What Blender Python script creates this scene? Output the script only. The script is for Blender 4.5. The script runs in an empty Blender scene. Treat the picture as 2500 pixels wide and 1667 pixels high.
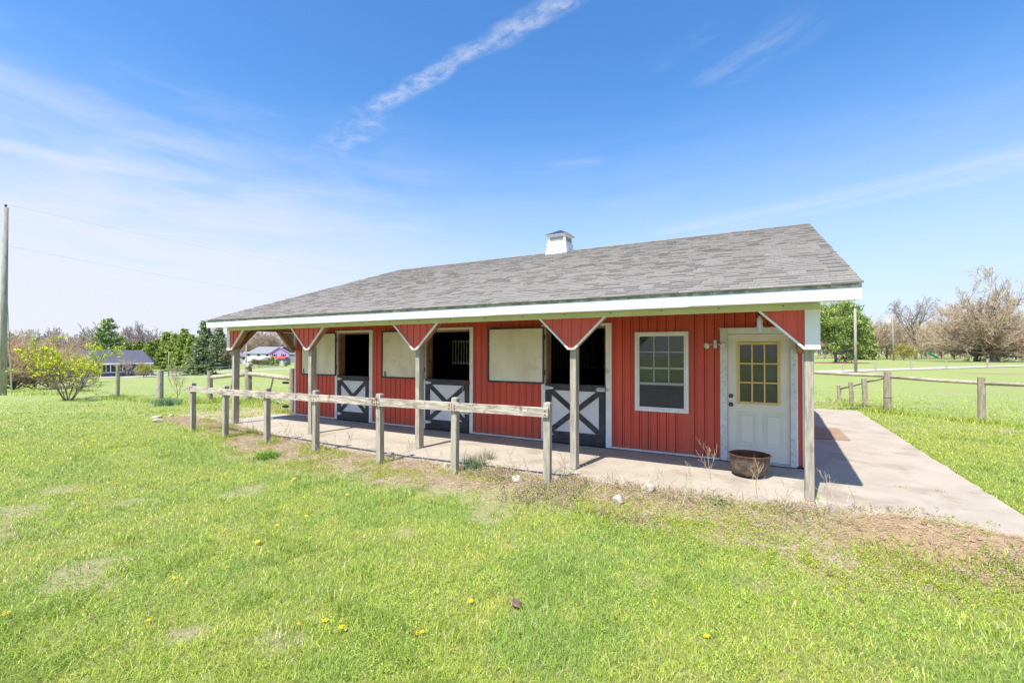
import bpy, math, random
import numpy as np
from mathutils import Vector
R = math.radians
# ------------------------------------------------------------------ camera, world, sun, exposure
scn = bpy.context.scene
CAM = np.array([-0.51, -8.185, 1.758]); YAW, PITCH, ROLL, FPX, CYP = 29.011, 0.648, 0.095, 1114.96, 846.4
_ya, _pi, _ro = R(YAW), R(PITCH), R(ROLL)
_fw = np.array([-math.sin(_ya)*math.cos(_pi), math.cos(_ya)*math.cos(_pi), math.sin(_pi)])
_r = np.array([math.cos(_ya), math.sin(_ya), 0.0]); _up = np.cross(_r, _fw)
_r2 = _r*math.cos(_ro)+_up*math.sin(_ro); _up2 = _up*math.cos(_ro)-_r*math.sin(_ro)
cd = bpy.data.cameras.new("camera"); cam = bpy.data.objects.new("camera", cd); scn.collection.objects.link(cam)
cam.location = CAM
from mathutils import Matrix
cam.rotation_euler = Matrix(((_r2[0], _up2[0], -_fw[0]), (_r2[1], _up2[1], -_fw[1]), (_r2[2], _up2[2], -_fw[2]))).to_euler()
cd.sensor_width = 36.0; cd.lens = FPX/2500*36; cd.shift_y = (CYP-833.5)/2500; cd.clip_start = 0.05; cd.clip_end = 3000
scn.camera = cam
def ray(u, v): return _fw + _r2*(u-1250)/FPX - _up2*(v-CYP)/FPX
SUN_EL, SUN_AZ = 58.0, 8.0      # light travels towards +Y, turned 8 degrees towards +X
sd = bpy.data.lights.new("sun", 'SUN'); sun = bpy.data.objects.new("sun", sd); scn.collection.objects.link(sun)
sd.energy = 4.1; sd.angle = R(0.53); sd.color = (1.0, 0.93, 0.82)
ld = Vector((math.sin(R(SUN_AZ))*math.cos(R(SUN_EL)), math.cos(R(SUN_AZ))*math.cos(R(SUN_EL)), -math.sin(R(SUN_EL))))
sun.rotation_euler = ld.to_track_quat('-Z', 'Y').to_euler(); sun.location = (0, -10, 30)
scn.view_settings.view_transform = 'Standard'; scn.view_settings.look = 'None'
scn.view_settings.gamma = 1; scn.view_settings.use_curve_mapping = False
scn.view_settings.exposure = 0.86
scn.render.engine = 'CYCLES'
scn.cycles.max_bounces = 8; scn.cycles.diffuse_bounces = 4; scn.cycles.transparent_max_bounces = 8

class NG:
    """tiny helper to write node trees"""
    def __init__(s, nt): s.nt = nt
    def n(s, t, **k):
        o = s.nt.nodes.new(t)
        for a, b in k.items(): setattr(o, a, b)
        return o
    def link(s, a, b): s.nt.links.new(a, b)
    def inp(s, sock, v):
        if isinstance(v, bpy.types.NodeSocket): s.link(v, sock)
        elif v is not None: sock.default_value = v
    def math(s, op, a, b=None, c=None, clamp=False):
        o = s.n('ShaderNodeMath', operation=op); o.use_clamp = clamp
        s.inp(o.inputs[0], a); s.inp(o.inputs[1], b); s.inp(o.inputs[2], c); return o.outputs[0]
    def vmath(s, op, a, b=None, scale=None):
        o = s.n('ShaderNodeVectorMath', operation=op); s.inp(o.inputs[0], a)
        if b is not None: s.inp(o.inputs[1], b)
        if scale is not None: s.inp(o.inputs[3], scale)
        return o.outputs['Value'] if op in ('DOT_PRODUCT', 'LENGTH') else o.outputs[0]
    def noise(s, vec, scale, detail=4, rough=.55, dist=0.0):
        o = s.n('ShaderNodeTexNoise'); s.inp(o.inputs['Vector'], vec)
        o.inputs['Scale'].default_value = scale; o.inputs['Detail'].default_value = detail
        o.inputs['Roughness'].default_value = rough; o.inputs['Distortion'].default_value = dist
        return o.outputs['Fac']
    def smooth(s, v, a, b, lo=0.0, hi=1.0):
        o = s.n('ShaderNodeMapRange', interpolation_type='SMOOTHSTEP'); s.inp(o.inputs[0], v)
        o.inputs[1].default_value = a; o.inputs[2].default_value = b; o.inputs[3].default_value = lo; o.inputs[4].default_value = hi
        return o.outputs[0]
    def mix(s, f, a, b, mode='MIX'):
        o = s.n('ShaderNodeMix', data_type='RGBA', blend_type=mode); s.inp(o.inputs[0], f)
        for i, q in ((6, a), (7, b)):
            if isinstance(q, tuple) and len(q) == 3: q = q+(1,)
            s.inp(o.inputs[i], q)
        return o.outputs[2]

w = bpy.data.worlds.new("World"); scn.world = w; w.use_nodes = True
g = NG(w.node_tree); w.node_tree.nodes.clear()
sky = g.n('ShaderNodeTexSky'); sky.sky_type = 'NISHITA'; sky.sun_disc = False
sky.sun_elevation = R(SUN_EL); sky.sun_rotation = R(180+SUN_AZ); sky.air_density = 1.0; sky.dust_density = 0.6; sky.ozone_density = 2.2; sky.altitude = 200
hs = g.n('ShaderNodeHueSaturation'); hs.inputs['Saturation'].default_value = 1.28; hs.inputs['Value'].default_value = 1.72; hs.inputs['Hue'].default_value = .503
g.link(sky.outputs[0], hs.inputs['Color'])
tc = g.n('ShaderNodeTexCoord'); D = tc.outputs['Generated']
sep = g.n('ShaderNodeSeparateXYZ'); g.link(D, sep.inputs[0])
dz = g.math('MAXIMUM', sep.outputs[2], 0.035)
P = g.n('ShaderNodeCombineXYZ'); g.inp(P.inputs[0], g.math('DIVIDE', sep.outputs[0], dz)); g.inp(P.inputs[1], g.math('DIVIDE', sep.outputs[1], dz)); P = P.outputs[0]
def skyp(u, v):
    d = ray(u, v); return np.array([d[0]/d[2], d[1]/d[2]])
def streak(a, b, width, wob=.25, nscale=6, fade0=.06, fade1=.1, warp_scale=1.2, stretch=.35, thr=(.3, .75)):
    """an ice-cloud streak between two points of the cloud plane"""
    a, b = np.array(a), np.array(b); L = np.linalg.norm(b-a); e = (b-a)/L; nrm = np.array([-e[1], e[0]])
    wp = g.vmath('SCALE', g.vmath('SUBTRACT', g.n('ShaderNodeTexNoise').outputs['Color'], (.5, .5, .5)), None, wob)
    nd = [n for n in w.node_tree.nodes if n.type == 'TEX_NOISE'][-1]; g.link(P, nd.inputs['Vector']); nd.inputs['Scale'].default_value = warp_scale; nd.inputs['Detail'].default_value = 5
    Q = g.vmath('SUBTRACT', g.vmath('ADD', P, wp), (a[0], a[1], 0))
    t = g.math('DIVIDE', g.vmath('DOT_PRODUCT', Q, (e[0], e[1], 0)), float(L)); s = g.vmath('DOT_PRODUCT', Q, (nrm[0], nrm[1], 0))
    ends = g.math('MULTIPLY', g.smooth(t, 0, fade0), g.smooth(t, 1, 1-fade1))
    side = g.smooth(g.math('ABSOLUTE', s), width, width*.15)
    cmb = g.n('ShaderNodeCombineXYZ'); g.inp(cmb.inputs[0], g.math('MULTIPLY', t, float(L)*stretch)); g.inp(cmb.inputs[1], s)
    nz = g.smooth(g.noise(cmb.outputs[0], nscale, 6, .65), thr[0], thr[1])
    return g.math('MULTIPLY', g.math('MULTIPLY', ends, side), nz)
cl = g.math('MULTIPLY', streak(skyp(880, 285), skyp(1440, -40), .062, .085, 22, .16, .02, 5, .6, (.28, .68)), .46)
cl = g.math('MAXIMUM', cl, g.math('MULTIPLY', streak(skyp(930, 250), skyp(775, 400), .16, .25, 9, .2, .3, 4, .8, (.36, .8)), .34))
cl = g.math('MAXIMUM', cl, g.math('MULTIPLY', streak(skyp(1700, 230), skyp(2040, 10), .14, .12, 8, .25, .3, 3, .3, (.35, .85)), .30))
cl = g.math('MAXIMUM', cl, g.math('MULTIPLY', streak(skyp(1600, 200), skyp(1840, 30), .16, .18, 6, .25, .3, 3, .5, (.45, .9)), .16))
cl = g.math('MAXIMUM', cl, g.math('MULTIPLY', streak(skyp(1330, 410), skyp(1500, 388), .1, .1, 6, .25, .3, 3, .5, (.3, .8)), .25))
cl = g.math('MAXIMUM', cl, g.math('MULTIPLY', streak(skyp(-250, 120), skyp(520, 420), .42, .1, 3, .1, .7, 2, .25, (.1, .8)), .40))
cl = g.math('MAXIMUM', cl, g.math('MULTIPLY', streak(skyp(1560, 590), skyp(2800, 330), .42, .2, 3.5, .25, .1, 1.2, .16, (.25, .8)), .46))
# veil of high cloud low in the left and, weaker, in the right
ln = _fw*.55 - _r2*.84
leftdot = g.vmath('DOT_PRODUCT', D, (float(ln[0]), float(ln[1]), 0.0))
nz = g.noise(g.vmath('MULTIPLY', D, (3., 3., 16.)), 1.6, 5, .55, .6)
veil = g.math('MULTIPLY', g.smooth(g.math('ADD', sep.outputs[2], g.math('MULTIPLY', g.math('SUBTRACT', nz, .5), .32)), .43, .10), g.smooth(leftdot, .52, 1.0))
cl = g.math('MAXIMUM', cl, g.math('MULTIPLY', veil, .88))
hz = g.smooth(g.math('ADD', sep.outputs[2], g.math('MULTIPLY', g.math('SUBTRACT', nz, .5), .12)), .50, .0, 0, .88)
ccol = g.mix(cl, g.mix(hz, hs.outputs[0], (4.35, 4.95, 6.0)), (5.6, 5.78, 6.3), 'MIX')
bg = g.n('ShaderNodeBackground'); g.link(ccol, bg.inputs[0]); bg.inputs[1].default_value = 0.085
wo = g.n('ShaderNodeOutputWorld'); g.link(bg.outputs[0], wo.inputs[0])

# ------------------------------------------------------------------ helpers
COL = scn.collection
def tag(o, label=None, cat=None, group=None, kind=None):
    if label: o['label'] = label
    if cat: o['category'] = cat
    if group: o['group'] = group
    if kind: o['kind'] = kind
    return o
def thing(name, label, cat, loc=(0, 0, 0), rz=0, group=None):
    o = bpy.data.objects.new(name, None); COL.objects.link(o); o.location = loc; o.rotation_euler = (0, 0, rz); o.empty_display_size = .2
    return tag(o, label, cat, group)
def copy_tree(o, parent=None):
    c = o.copy(); COL.objects.link(c)
    if parent: c.parent = parent
    for ch in list(o.children): copy_tree(ch, c)
    return c
class MB:
    """collects shapes, links them as ONE mesh object"""
    def __init__(s): s.v = []; s.f = []; s.n = 0; s.c = []; s.hascol = False
    def add(s, vs, fs, col=None):
        vs = [tuple(map(float, q)) for q in vs]; s.v += vs; s.f += [tuple(i+s.n for i in f) for f in fs]; s.n += len(vs)
        if col is not None: s.hascol = True
        s.c += [col or (1, 1, 1)]*len(vs); return s
    def box(s, x0, x1, y0, y1, z0, z1, col=None, bev=0.0):
        if bev > 0:
            b = min(bev, (x1-x0)/3, (y1-y0)/3, (z1-z0)/3)
            vs = []
            for z, ins in ((z0, b), (z0+b, 0), (z1-b, 0), (z1, b)):
                a0, a1, b0, b1 = x0+ins, x1-ins, y0+ins, y1-ins; k = b if ins == 0 else 0
                vs += [(a0+k, b0, z), (a1-k, b0, z), (a1, b0+k, z), (a1, b1-k, z), (a1-k, b1, z), (a0+k, b1, z), (a0, b1-k, z), (a0, b0+k, z)]
            fs = [tuple(range(7, -1, -1)), tuple(range(24, 32))]
            for l in range(3):
                for i in range(8): j = (i+1) % 8; fs.append((l*8+i, l*8+j, l*8+8+j, l*8+8+i))
            return s.add(vs, fs, col)
        vs = [(x0, y0, z0), (x1, y0, z0), (x1, y1, z0), (x0, y1, z0), (x0, y0, z1), (x1, y0, z1), (x1, y1, z1), (x0, y1, z1)]
        return s.add(vs, [(3, 2, 1, 0), (4, 5, 6, 7), (0, 1, 5, 4), (1, 2, 6, 5), (2, 3, 7, 6), (3, 0, 4, 7)], col)
    def prism(s, poly, a, b, axis='y', col=None):
        """polygon in the plane normal to axis, extruded from a to b"""
        n = len(poly)
        def m(p, t): return {'y': (p[0], t, p[1]), 'x': (t, p[0], p[1]), 'z': (p[0], p[1], t)}[axis]
        vs = [m(p, a) for p in poly]+[m(p, b) for p in poly]
        return s.add(vs, [tuple(range(n))[::-1], tuple(range(n, 2*n))]+[(i, (i+1) % n, n+(i+1) % n, n+i) for i in range(n)], col)
    def tube(s, pts, rad, sides=8, col=None, cap=True):
        pts = [Vector(p) for p in pts]; n = len(pts); rad = rad if hasattr(rad, '__len__') else [rad]*n; vs = []; fs = []
        for i, p in enumerate(pts):
            t = (pts[min(i+1, n-1)]-pts[max(i-1, 0)]).normalized(); a = Vector((0, 0, 1)) if abs(t.z) < .9 else Vector((1, 0, 0))
            u = t.cross(a).normalized(); v = t.cross(u)
            for k in range(sides):
                q = 2*math.pi*k/sides; vs.append(p+u*(math.cos(q)*rad[i])+v*(math.sin(q)*rad[i]))
        for i in range(n-1):
            for k in range(sides): j = (k+1) % sides; fs.append((i*sides+k, i*sides+j, (i+1)*sides+j, (i+1)*sides+k))
        if cap: fs += [tuple(range(sides))[::-1], tuple(range((n-1)*sides, n*sides))]
        return s.add(vs, fs, col)
    def beam(s, p, q, wd, ht, col=None):
        """a bar of rectangular section from p to q"""
        p, q = Vector(p), Vector(q); t = (q-p).normalized(); a = Vector((0, 0, 1)) if abs(t.z) < .95 else Vector((0, 1, 0))
        u = t.cross(a).normalized()*wd/2; v = u.normalized().cross(t)*ht/2
        vs = [p-u-v, p+u-v, p+u+v, p-u+v, q-u-v, q+u-v, q+u+v, q-u+v]
        return s.add(vs, [(3, 2, 1, 0), (4, 5, 6, 7), (0, 1, 5, 4), (1, 2, 6, 5), (2, 3, 7, 6), (3, 0, 4, 7)], col)
    def lathe(s, prof, cx=0, cy=0, cz=0, n=32, col=None, closed=False):
        vs = []; fs = []
        for r_, z in prof:
            for k in range(n): q = 2*math.pi*k/n; vs.append((cx+r_*math.cos(q), cy+r_*math.sin(q), cz+z))
        for i in range(len(prof)-1):
            for k in range(n): j = (k+1) % n; fs.append((i*n+k, i*n+j, (i+1)*n+j, (i+1)*n+k))
        return s.add(vs, fs, col)
    def build(s, name, m, parent=None, smooth=False):
        me = bpy.data.meshes.new(name); me.from_pydata(s.v, [], s.f); me.update()
        import bmesh
        b = bmesh.new(); b.from_mesh(me); bmesh.ops.recalc_face_normals(b, faces=b.faces); b.to_mesh(me); b.free()
        if s.hascol:
            at = me.attributes.new('col', 'FLOAT_COLOR', 'POINT'); at.data.foreach_set('color', np.array([c+(1,) for c in s.c], np.float32).ravel())
        me.materials.append(m)
        if smooth: me.polygons.foreach_set('use_smooth', [True]*len(me.polygons))
        o = bpy.data.objects.new(name, me); COL.objects.link(o)
        if parent: o.parent = parent
        return o
def npmesh(name, V, F, m, C=None, parent=None, smooth=False):
    """fast mesh from numpy arrays: F is (n,k)"""
    me = bpy.data.meshes.new(name); V = np.asarray(V, np.float32); F = np.asarray(F, np.int32)
    me.vertices.add(len(V)); me.vertices.foreach_set('co', V.ravel())
    k = F.shape[1]; me.loops.add(F.size); me.loops.foreach_set('vertex_index', F.ravel())
    me.polygons.add(len(F)); me.polygons.foreach_set('loop_start', np.arange(len(F), dtype=np.int32)*k)
    me.update(calc_edges=True)
    if C is not None:
        at = me.attributes.new('col', 'FLOAT_COLOR', 'POINT'); C4 = np.ones((len(V), 4), np.float32); C4[:, :3] = C; at.data.foreach_set('color', C4.ravel())
    if smooth: me.polygons.foreach_set('use_smooth', np.ones(len(F), bool))
    me.materials.append(m); o = bpy.data.objects.new(name, me); COL.objects.link(o)
    if parent: o.parent = parent
    return o
def _hash(ix, iy, sd): 
    h = (ix*374761393+iy*668265263+sd*1442695041) & 0xffffffff
    h = ((h ^ (h >> 13))*1274126177) & 0xffffffff
    return ((h ^ (h >> 16)) & 0xffff)/65535.0
def vnoise(x, y, s=1.0, sd=0, oct=3):
    x = np.asarray(x, float)*s; y = np.asarray(y, float)*s; out = 0; amp = 1; tot = 0
    for o in range(oct):
        ix = np.floor(x).astype(np.int64); iy = np.floor(y).astype(np.int64); fx = x-ix; fy = y-iy; fx = fx*fx*(3-2*fx); fy = fy*fy*(3-2*fy)
        a = _hash(ix, iy, sd+o); b = _hash(ix+1, iy, sd+o); c = _hash(ix, iy+1, sd+o); d = _hash(ix+1, iy+1, sd+o)
        out = out+amp*(a*(1-fx)*(1-fy)+b*fx*(1-fy)+c*(1-fx)*fy+d*fx*fy); tot += amp; amp *= .5; x = x*2.03; y = y*2.03
    return out/tot
def sstep(v, a, b): t = np.clip((np.asarray(v, float)-a)/(b-a), 0, 1); return t*t*(3-2*t)

# ------------------------------------------------------------------ materials (all procedural)
def mat(name, c1, c2=None, rough=.7, scale=6., stretch=(1, 1, 1), thr=(.35, .65), bump=0., bscale=40., spec=.35, metal=0., dirt=None, dscale=2., dthr=(.55, .75), attr=False, trans=0., detail=5, world=False, fine=0., dirt2=None, dscale2=5., dthr2=(.55, .7), splash=None):
    m = bpy.data.materials.new(name); m.use_nodes = True; nt = m.node_tree; h = NG(nt); b = nt.nodes['Principled BSDF']
    tcn = h.n('ShaderNodeTexCoord'); vec = tcn.outputs['Object']
    if world: vec = h.n('ShaderNodeNewGeometry').outputs['Position']
    sv = h.vmath('MULTIPLY', vec, tuple(stretch)); col = None
    if attr:
        a = h.n('ShaderNodeAttribute'); a.attribute_name = 'col'; col = a.outputs['Color']
        if c2 is not None: col = h.mix(h.smooth(h.noise(sv, scale, detail), thr[0], thr[1]), h.mix(1.0, col, c1, 'MULTIPLY'), h.mix(1.0, col, c2, 'MULTIPLY'))
    else:
        col = c1+(1,) if c2 is None else h.mix(h.smooth(h.noise(sv, scale, detail), thr[0], thr[1]), c1, c2)
    if dirt is not None: col = h.mix(h.smooth(h.noise(h.vmath('ADD', vec, (7.3, 1.1, 4.2)), dscale, 6, .65), dthr[0], dthr[1]), col, dirt)
    if dirt2 is not None: col = h.mix(h.smooth(h.noise(h.vmath('ADD', vec, (1.3, 9.1, 2.2)), dscale2, 7, .7), dthr2[0], dthr2[1]), col, dirt2)
    if splash is not None:
        sz = h.n('ShaderNodeSeparateXYZ'); h.link(vec, sz.inputs[0]); col = h.mix(h.smooth(h.math('SUBTRACT', h.math('MULTIPLY', h.noise(vec, 7, 5, .7), .55), sz.outputs[2]), .02, .30, 0, .5), col, splash)
    if fine:
        fz = h.smooth(h.noise(vec, 90, 2), .2, .8, 1-fine, 1+fine); cc = h.n('ShaderNodeCombineXYZ')
        for i in range(3): h.link(fz, cc.inputs[i])
        col = h.mix(1.0, col, cc.outputs[0], 'MULTIPLY')
    h.inp(b.inputs['Base Color'], col); b.inputs['Roughness'].default_value = rough; b.inputs['Metallic'].default_value = metal
    b.inputs['Specular IOR Level'].default_value = spec
    if bump:
        bn = h.n('ShaderNodeBump'); bn.inputs['Strength'].default_value = bump; bn.inputs['Distance'].default_value = .01
        h.link(h.noise(sv, bscale, 4), bn.inputs['Height']); h.link(bn.outputs[0], b.inputs['Normal'])
    if trans:
        t = h.n('ShaderNodeBsdfTranslucent'); h.inp(t.inputs[0], col if isinstance(col, bpy.types.NodeSocket) else col)
        mx = h.n('ShaderNodeMixShader'); mx.inputs[0].default_value = trans; h.link(b.outputs[0], mx.inputs[1]); h.link(t.outputs[0], mx.inputs[2])
        h.link(mx.outputs[0], nt.nodes['Material Output'].inputs[0])
    return m
M = {}
M['red'] = mat('red_siding', (.64, .088, .050), (.53, .078, .050), .42, 1.6, (1, 1, .3), bump=.05, bscale=8, spec=.4, dirt=(.60, .17, .12), dscale=4, dthr=(.60, .9), splash=(.42, .17, .11), dirt2=(.35, .08, .06), dscale2=16, dthr2=(.66, .74))
M['white'] = mat('white_trim', (.80, .80, .79), (.72, .73, .72), .5, 4, dirt=(.45, .46, .42), dscale=9, dthr=(.66, .85))
M['fascia'] = mat('fascia_metal', (.72, .735, .76), (.60, .64, .70), .38, 1.1, (1, 1, 5), spec=.5, dirt=(.62, .63, .62), dscale=3, dthr=(.6, .8))
M['dripstain'] = mat('stained_drip_edge', (.62, .65, .64), (.26, .31, .29), .7, 7, (1, 1, 3), (.38, .62), dirt=(.12, .15, .12), dscale=24, dthr=(.55, .7))
M['beam'] = mat('beam_cladding', (.62, .655, .42), (.57, .60, .38), .6, 3)  # white cladding; green light bounced off the lawn is tinted into the base colour
M['brown'] = mat('brown_lumber', (.22, .115, .050), (.36, .21, .105), .75, 3, (1, 1, 1), (.3, .7), bump=.3, bscale=25, dirt=(.11, .055, .025), dscale=7)
M['post'] = mat('weathered_post', (.44, .40, .33), (.27, .245, .20), .85, 7, (5, 5, .5), (.35, .68), bump=.5, bscale=14, dirt=(.20, .19, .155), dscale=4, dthr=(.56, .8))
M['rail'] = mat('weathered_rail', (.56, .50, .42), (.31, .265, .22), .85, 7, (.5, 5, 5), (.36, .62), bump=.6, bscale=14, dirt=(.15, .12, .095), dscale=7, dthr=(.54, .70))
M['log'] = mat('round_timber', (.38, .34, .27), (.25, .22, .165), .9, 6, (3, 3, .6), bump=.5, bscale=16, dirt=(.14, .13, .10), dscale=5)
M['logpale'] = mat('pale_log', (.50, .45, .36), (.33, .30, .22), .9, 6, (.5, 3, 3), bump=.5, bscale=16)
M['pole'] = mat('utility_pole_wood', (.27, .265, .22), (.40, .385, .33), .9, 5, (5, 5, .35), bump=.5, bscale=14, dirt=(.12, .13, .11), dscale=3)
M['shutter'] = mat('stained_plywood', (.78, .73, .58), (.66, .60, .43), .7, 2.2, (1, 1, .6), (.35, .7), dirt=(.42, .33, .17), dscale=2.6, dthr=(.50, .84), fine=.06)
M['charcoal'] = mat('worn_charcoal_paint', (.035, .036, .042), (.06, .06, .066), .6, 5, dirt=(.20, .19, .18), dscale=9, dthr=(.62, .72), bump=.2)
M['panelwhite'] = mat('white_door_panel', (.68, .68, .70), (.62, .62, .64), .5, 3)
M['door'] = mat('cream_door', (.76, .72, .60), (.70, .66, .55), .45, 2, dirt=(.52, .48, .38), dscale=3, dthr=(.62, .9))
M['yellow'] = mat('yellow_glazing_frame', (.74, .50, .17), (.68, .46, .18), .5, 6)
M['peel'] = mat('peeling_paint', (.70, .69, .66), (.62, .61, .57), .8, 5, dirt=(.40, .37, .32), dscale=26, dthr=(.56, .66), bump=.3)
M['concrete'] = mat('concrete', (.45, .405, .335), (.385, .342, .28), .9, 1.6, (1, 1, 1), (.3, .7), bump=.25, bscale=60, dirt=(.30, .255, .195), dscale=1.3, dthr=(.50, .74), world=True, fine=.08, dirt2=(.27, .22, .17), dscale2=6, dthr2=(.60, .74))
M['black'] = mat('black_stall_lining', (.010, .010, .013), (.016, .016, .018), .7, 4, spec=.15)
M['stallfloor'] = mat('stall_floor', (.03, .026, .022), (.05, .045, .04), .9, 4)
M['barwhite'] = mat('pale_bars', (.7, .68, .66), None, .4)
M['bargrey'] = mat('grey_bars', (.32, .32, .33), None, .4, metal=.4)
M['galv'] = mat('galvanised', (.62, .63, .62), (.45, .46, .46), .45, 20, metal=.55)
M['rust'] = mat('rusty_iron', (.16, .065, .035), (.09, .035, .02), .8, 14, bump=.4)
M['kettle'] = mat('cast_iron', (.055, .047, .042), (.10, .078, .060), .75, 7, bump=.5, bscale=20, dirt=(.26, .19, .12), dscale=6, dthr=(.48, .7), dirt2=(.30, .13, .06), dscale2=9, dthr2=(.58, .70))
M['bronze'] = mat('dark_bronze', (.12, .095, .07), None, .35, metal=.8)
M['ply'] = mat('plywood_mat', (.36, .25, .165), (.29, .20, .135), .8, 3, (1, 6, 1), dirt=(.24, .17, .12), dscale=2)
M['shingle'] = mat('asphalt_shingles', (1, 1, 1), (.92, .92, .92), .95, 22, attr=True, spec=.1, fine=.22)
M['navyroof'] = mat('dark_cupola_roof', (.035, .045, .085), None, .5)
M['bark'] = mat('bark', (.27, .22, .175), (.17, .14, .11), .95, 4, (2, 2, .5), bump=.5)
M['twig'] = mat('bare_twigs', (.44, .33, .25), (.50, .38, .29), .9, .6)
M['twigpink'] = mat('budding_twigs', (.54, .42, .31), (.43, .34, .245), .9, .5)
M['twiggrey'] = mat('grey_twigs', (.33, .28, .27), (.38, .32, .30), .9, .5)
M['willow'] = mat('tan_willow_twigs', (.66, .50, .31), (.52, .39, .245), .9, .4)
M['leaf'] = mat('foliage', (1, 1, 1), (.72, .78, .72), .6, 1.2, attr=True, trans=.25)
M['grass'] = mat('grass_blades', (1, 1, 1), None, .6, attr=True, trans=.28, spec=.15)
M['straw'] = mat('dry_stalks', (.66, .53, .38), (.50, .38, .26), .9, 9)
M['stone'] = mat('pale_stone', (.52, .47, .39), (.38, .34, .28), .9, 6, bump=.5, bscale=14)
M['stonedark'] = mat('grey_stone', (.20, .19, .175), (.28, .26, .23), .9, 6, bump=.5, bscale=14)
M['stonetan'] = mat('tan_stone', (.52, .37, .22), (.42, .31, .2), .9, 6, bump=.5, bscale=14)
M['dandelion'] = mat('dandelion_yellow', (.85, .55, .02), (.80, .62, .03), .7, 40, trans=.1)
M['navy'] = mat('navy_siding', (.060, .085, .17), (.05, .075, .15), .6, 2)
M['lilac'] = mat('lilac_siding', (.40, .33, .58), (.37, .30, .54), .6, 2)
M['hwhite'] = mat('house_white', (.74, .76, .78), (.70, .72, .74), .6, 2)
M['hroof'] = mat('grey_house_roof', (.26, .27, .30), (.22, .23, .26), .9, 3)
M['hroofdark'] = mat('dark_house_roof', (.085, .09, .12), (.10, .105, .135), .9, 3)
M['hred'] = mat('red_porch_roof', (.62, .07, .04), (.56, .07, .04), .5, 3)
M['glassdark'] = mat('dark_pane', (.035, .04, .045), None, .08, spec=.5)
M['gravel'] = mat('gravel', (.50, .46, .42), (.42, .38, .34), .95, 3, world=True, fine=.2)
M['clod'] = mat('dark_clod', (.13, .085, .06), (.20, .14, .10), .95, 20, bump=.8)
M['mulch'] = mat('mulch', (.26, .12, .07), (.18, .085, .05), .95, 6, world=True)
M['soil'] = mat('loose_soil', (.33, .235, .145), (.42, .31, .20), .95, 5, (1, 1, 1), (.35, .7), bump=1., bscale=45, dirt=(.15, .085, .055), dscale=9, dthr=(.55, .75), world=True, fine=.2)
M['slide'] = mat('green_plastic', (.01, .24, .15), None, .4)
M['wire'] = mat('fence_wire', (.45, .46, .45), None, .5, metal=.4)
M['linewire'] = mat('weathered_cable', (.34, .35, .37), None, .6)
M['cable'] = mat('power_cable', (.12, .12, .13), None, .6)
M['cream'] = mat('gusset_back', (.45, .42, .34), None, .7)
M['redcap'] = mat('rust_red_insulator', (.20, .05, .04), None, .5)
M['plastic'] = mat('cloudy_plastic', (.55, .52, .50), (.42, .38, .36), .3, 14, spec=.6)

def glass_mat(name, base):
    m = bpy.data.materials.new(name); m.use_nodes = True; b = m.node_tree.nodes['Principled BSDF']
    h = NG(m.node_tree); t = h.n('ShaderNodeTexCoord')
    h.link(h.mix(h.smooth(h.noise(t.outputs['Object'], 3, 5), .3, .8), base, tuple(c*1.8 for c in base)), b.inputs['Base Color'])
    b.inputs['Roughness'].default_value = .03; b.inputs['Specular IOR Level'].default_value = .6; b.inputs['IOR'].default_value = 1.5
    return m
M['glass'] = glass_mat('window_glass', (.035, .045, .042)); M['screen'] = mat('insect_screen', (.045, .045, .05), (.065, .06, .065), .6, 3)
lampglass = glass_mat('lamp_glass', (.45, .43, .36)); M['lampglass'] = lampglass

# ------------------------------------------------------------------ terrain
EX = [-20, -14.6, -12.6, -11.5, -9.0, -7.6, -5.5, -3.2, -1.3, 0.0, .7, 1.3, 1.93, 2.6]
EY = [-1.3, -1.4, -1.6, -1.80, -2.25, -2.42, -2.42, -2.22, -2.12, -2.02, -2.02, -2.12, -2.28, -2.3]
def edge_y(x): return np.interp(x, EX, EY)
def gz(x, y):
    x = np.asarray(x, float); y = np.asarray(y, float)
    z = -.12+.085*sstep(-x, 7, 11)+.075*sstep(x, 1.2, 2.2)
    z = z+.05*(vnoise(x, y, .35, 5, 3)-.5)*sstep(np.hypot(x, y+1), 2.5, 6)
    mnd = np.exp(-(((x-.85)/.75)**2+((y+2.48)/.40)**2)**1.5)*.17+np.exp(-(((x-1.75)/.5)**2+((y+2.5)/.18)**2))*.08
    z = z+mnd*(.75+.5*vnoise(x, y, 9, 8, 3))
    inslab = (x > -12.7) & (x < 1.95) & (y > edge_y(x)+.02) & (y < 9.05)
    z = np.where(inslab, -.16, z)
    z = z+.09*np.exp(-((y-edge_y(x)+.2)/.85)**2)*sstep(-x, -2.2, -1.7)*(1-sstep(-x, 7, 11))
    z = z-2.35*sstep(-x, 17, 78)-.012*np.clip(-x-80, 0, 150)
    z = z+.3*(vnoise(x, y, .02, 9, 2)-.5)*sstep(np.hypot(x, y), 25, 70)
    return z
def gpt(u, v, guess=0.0):
    """the point of the terrain seen at a pixel of the photograph"""
    d = ray(u, v); t = 3.0; 
    for k in range(6000):
        p = CAM+d*t
        if p[2] <= float(gz(p[0], p[1])): return p
        t += max(.01, t*.004)
    return CAM+d*t
def at(u, D):
    """the terrain point below column u at depth D along the view axis"""
    p = CAM+ray(u, 859)*D; p[2] = float(gz(p[0], p[1])); return p
def bareness(x, y):
    """0 lawn .. 1 bare: the untidy strip along the slab, the mound and scuffed spots"""
    n = vnoise(x, y, 1.7, 21, 4); ed = edge_y(x); wd = 1.05+.45*sstep(x, -2.5, .5)-.35*sstep(-x, 8, 11)
    s = sstep(y, ed-wd-.25+(n-.5)*1.1, ed-wd+.35+(n-.5)*1.1)*(y < ed+.2)*sstep(x, -15.5, -13.5)*sstep(-x, -2.35, -1.7)
    return s
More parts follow.
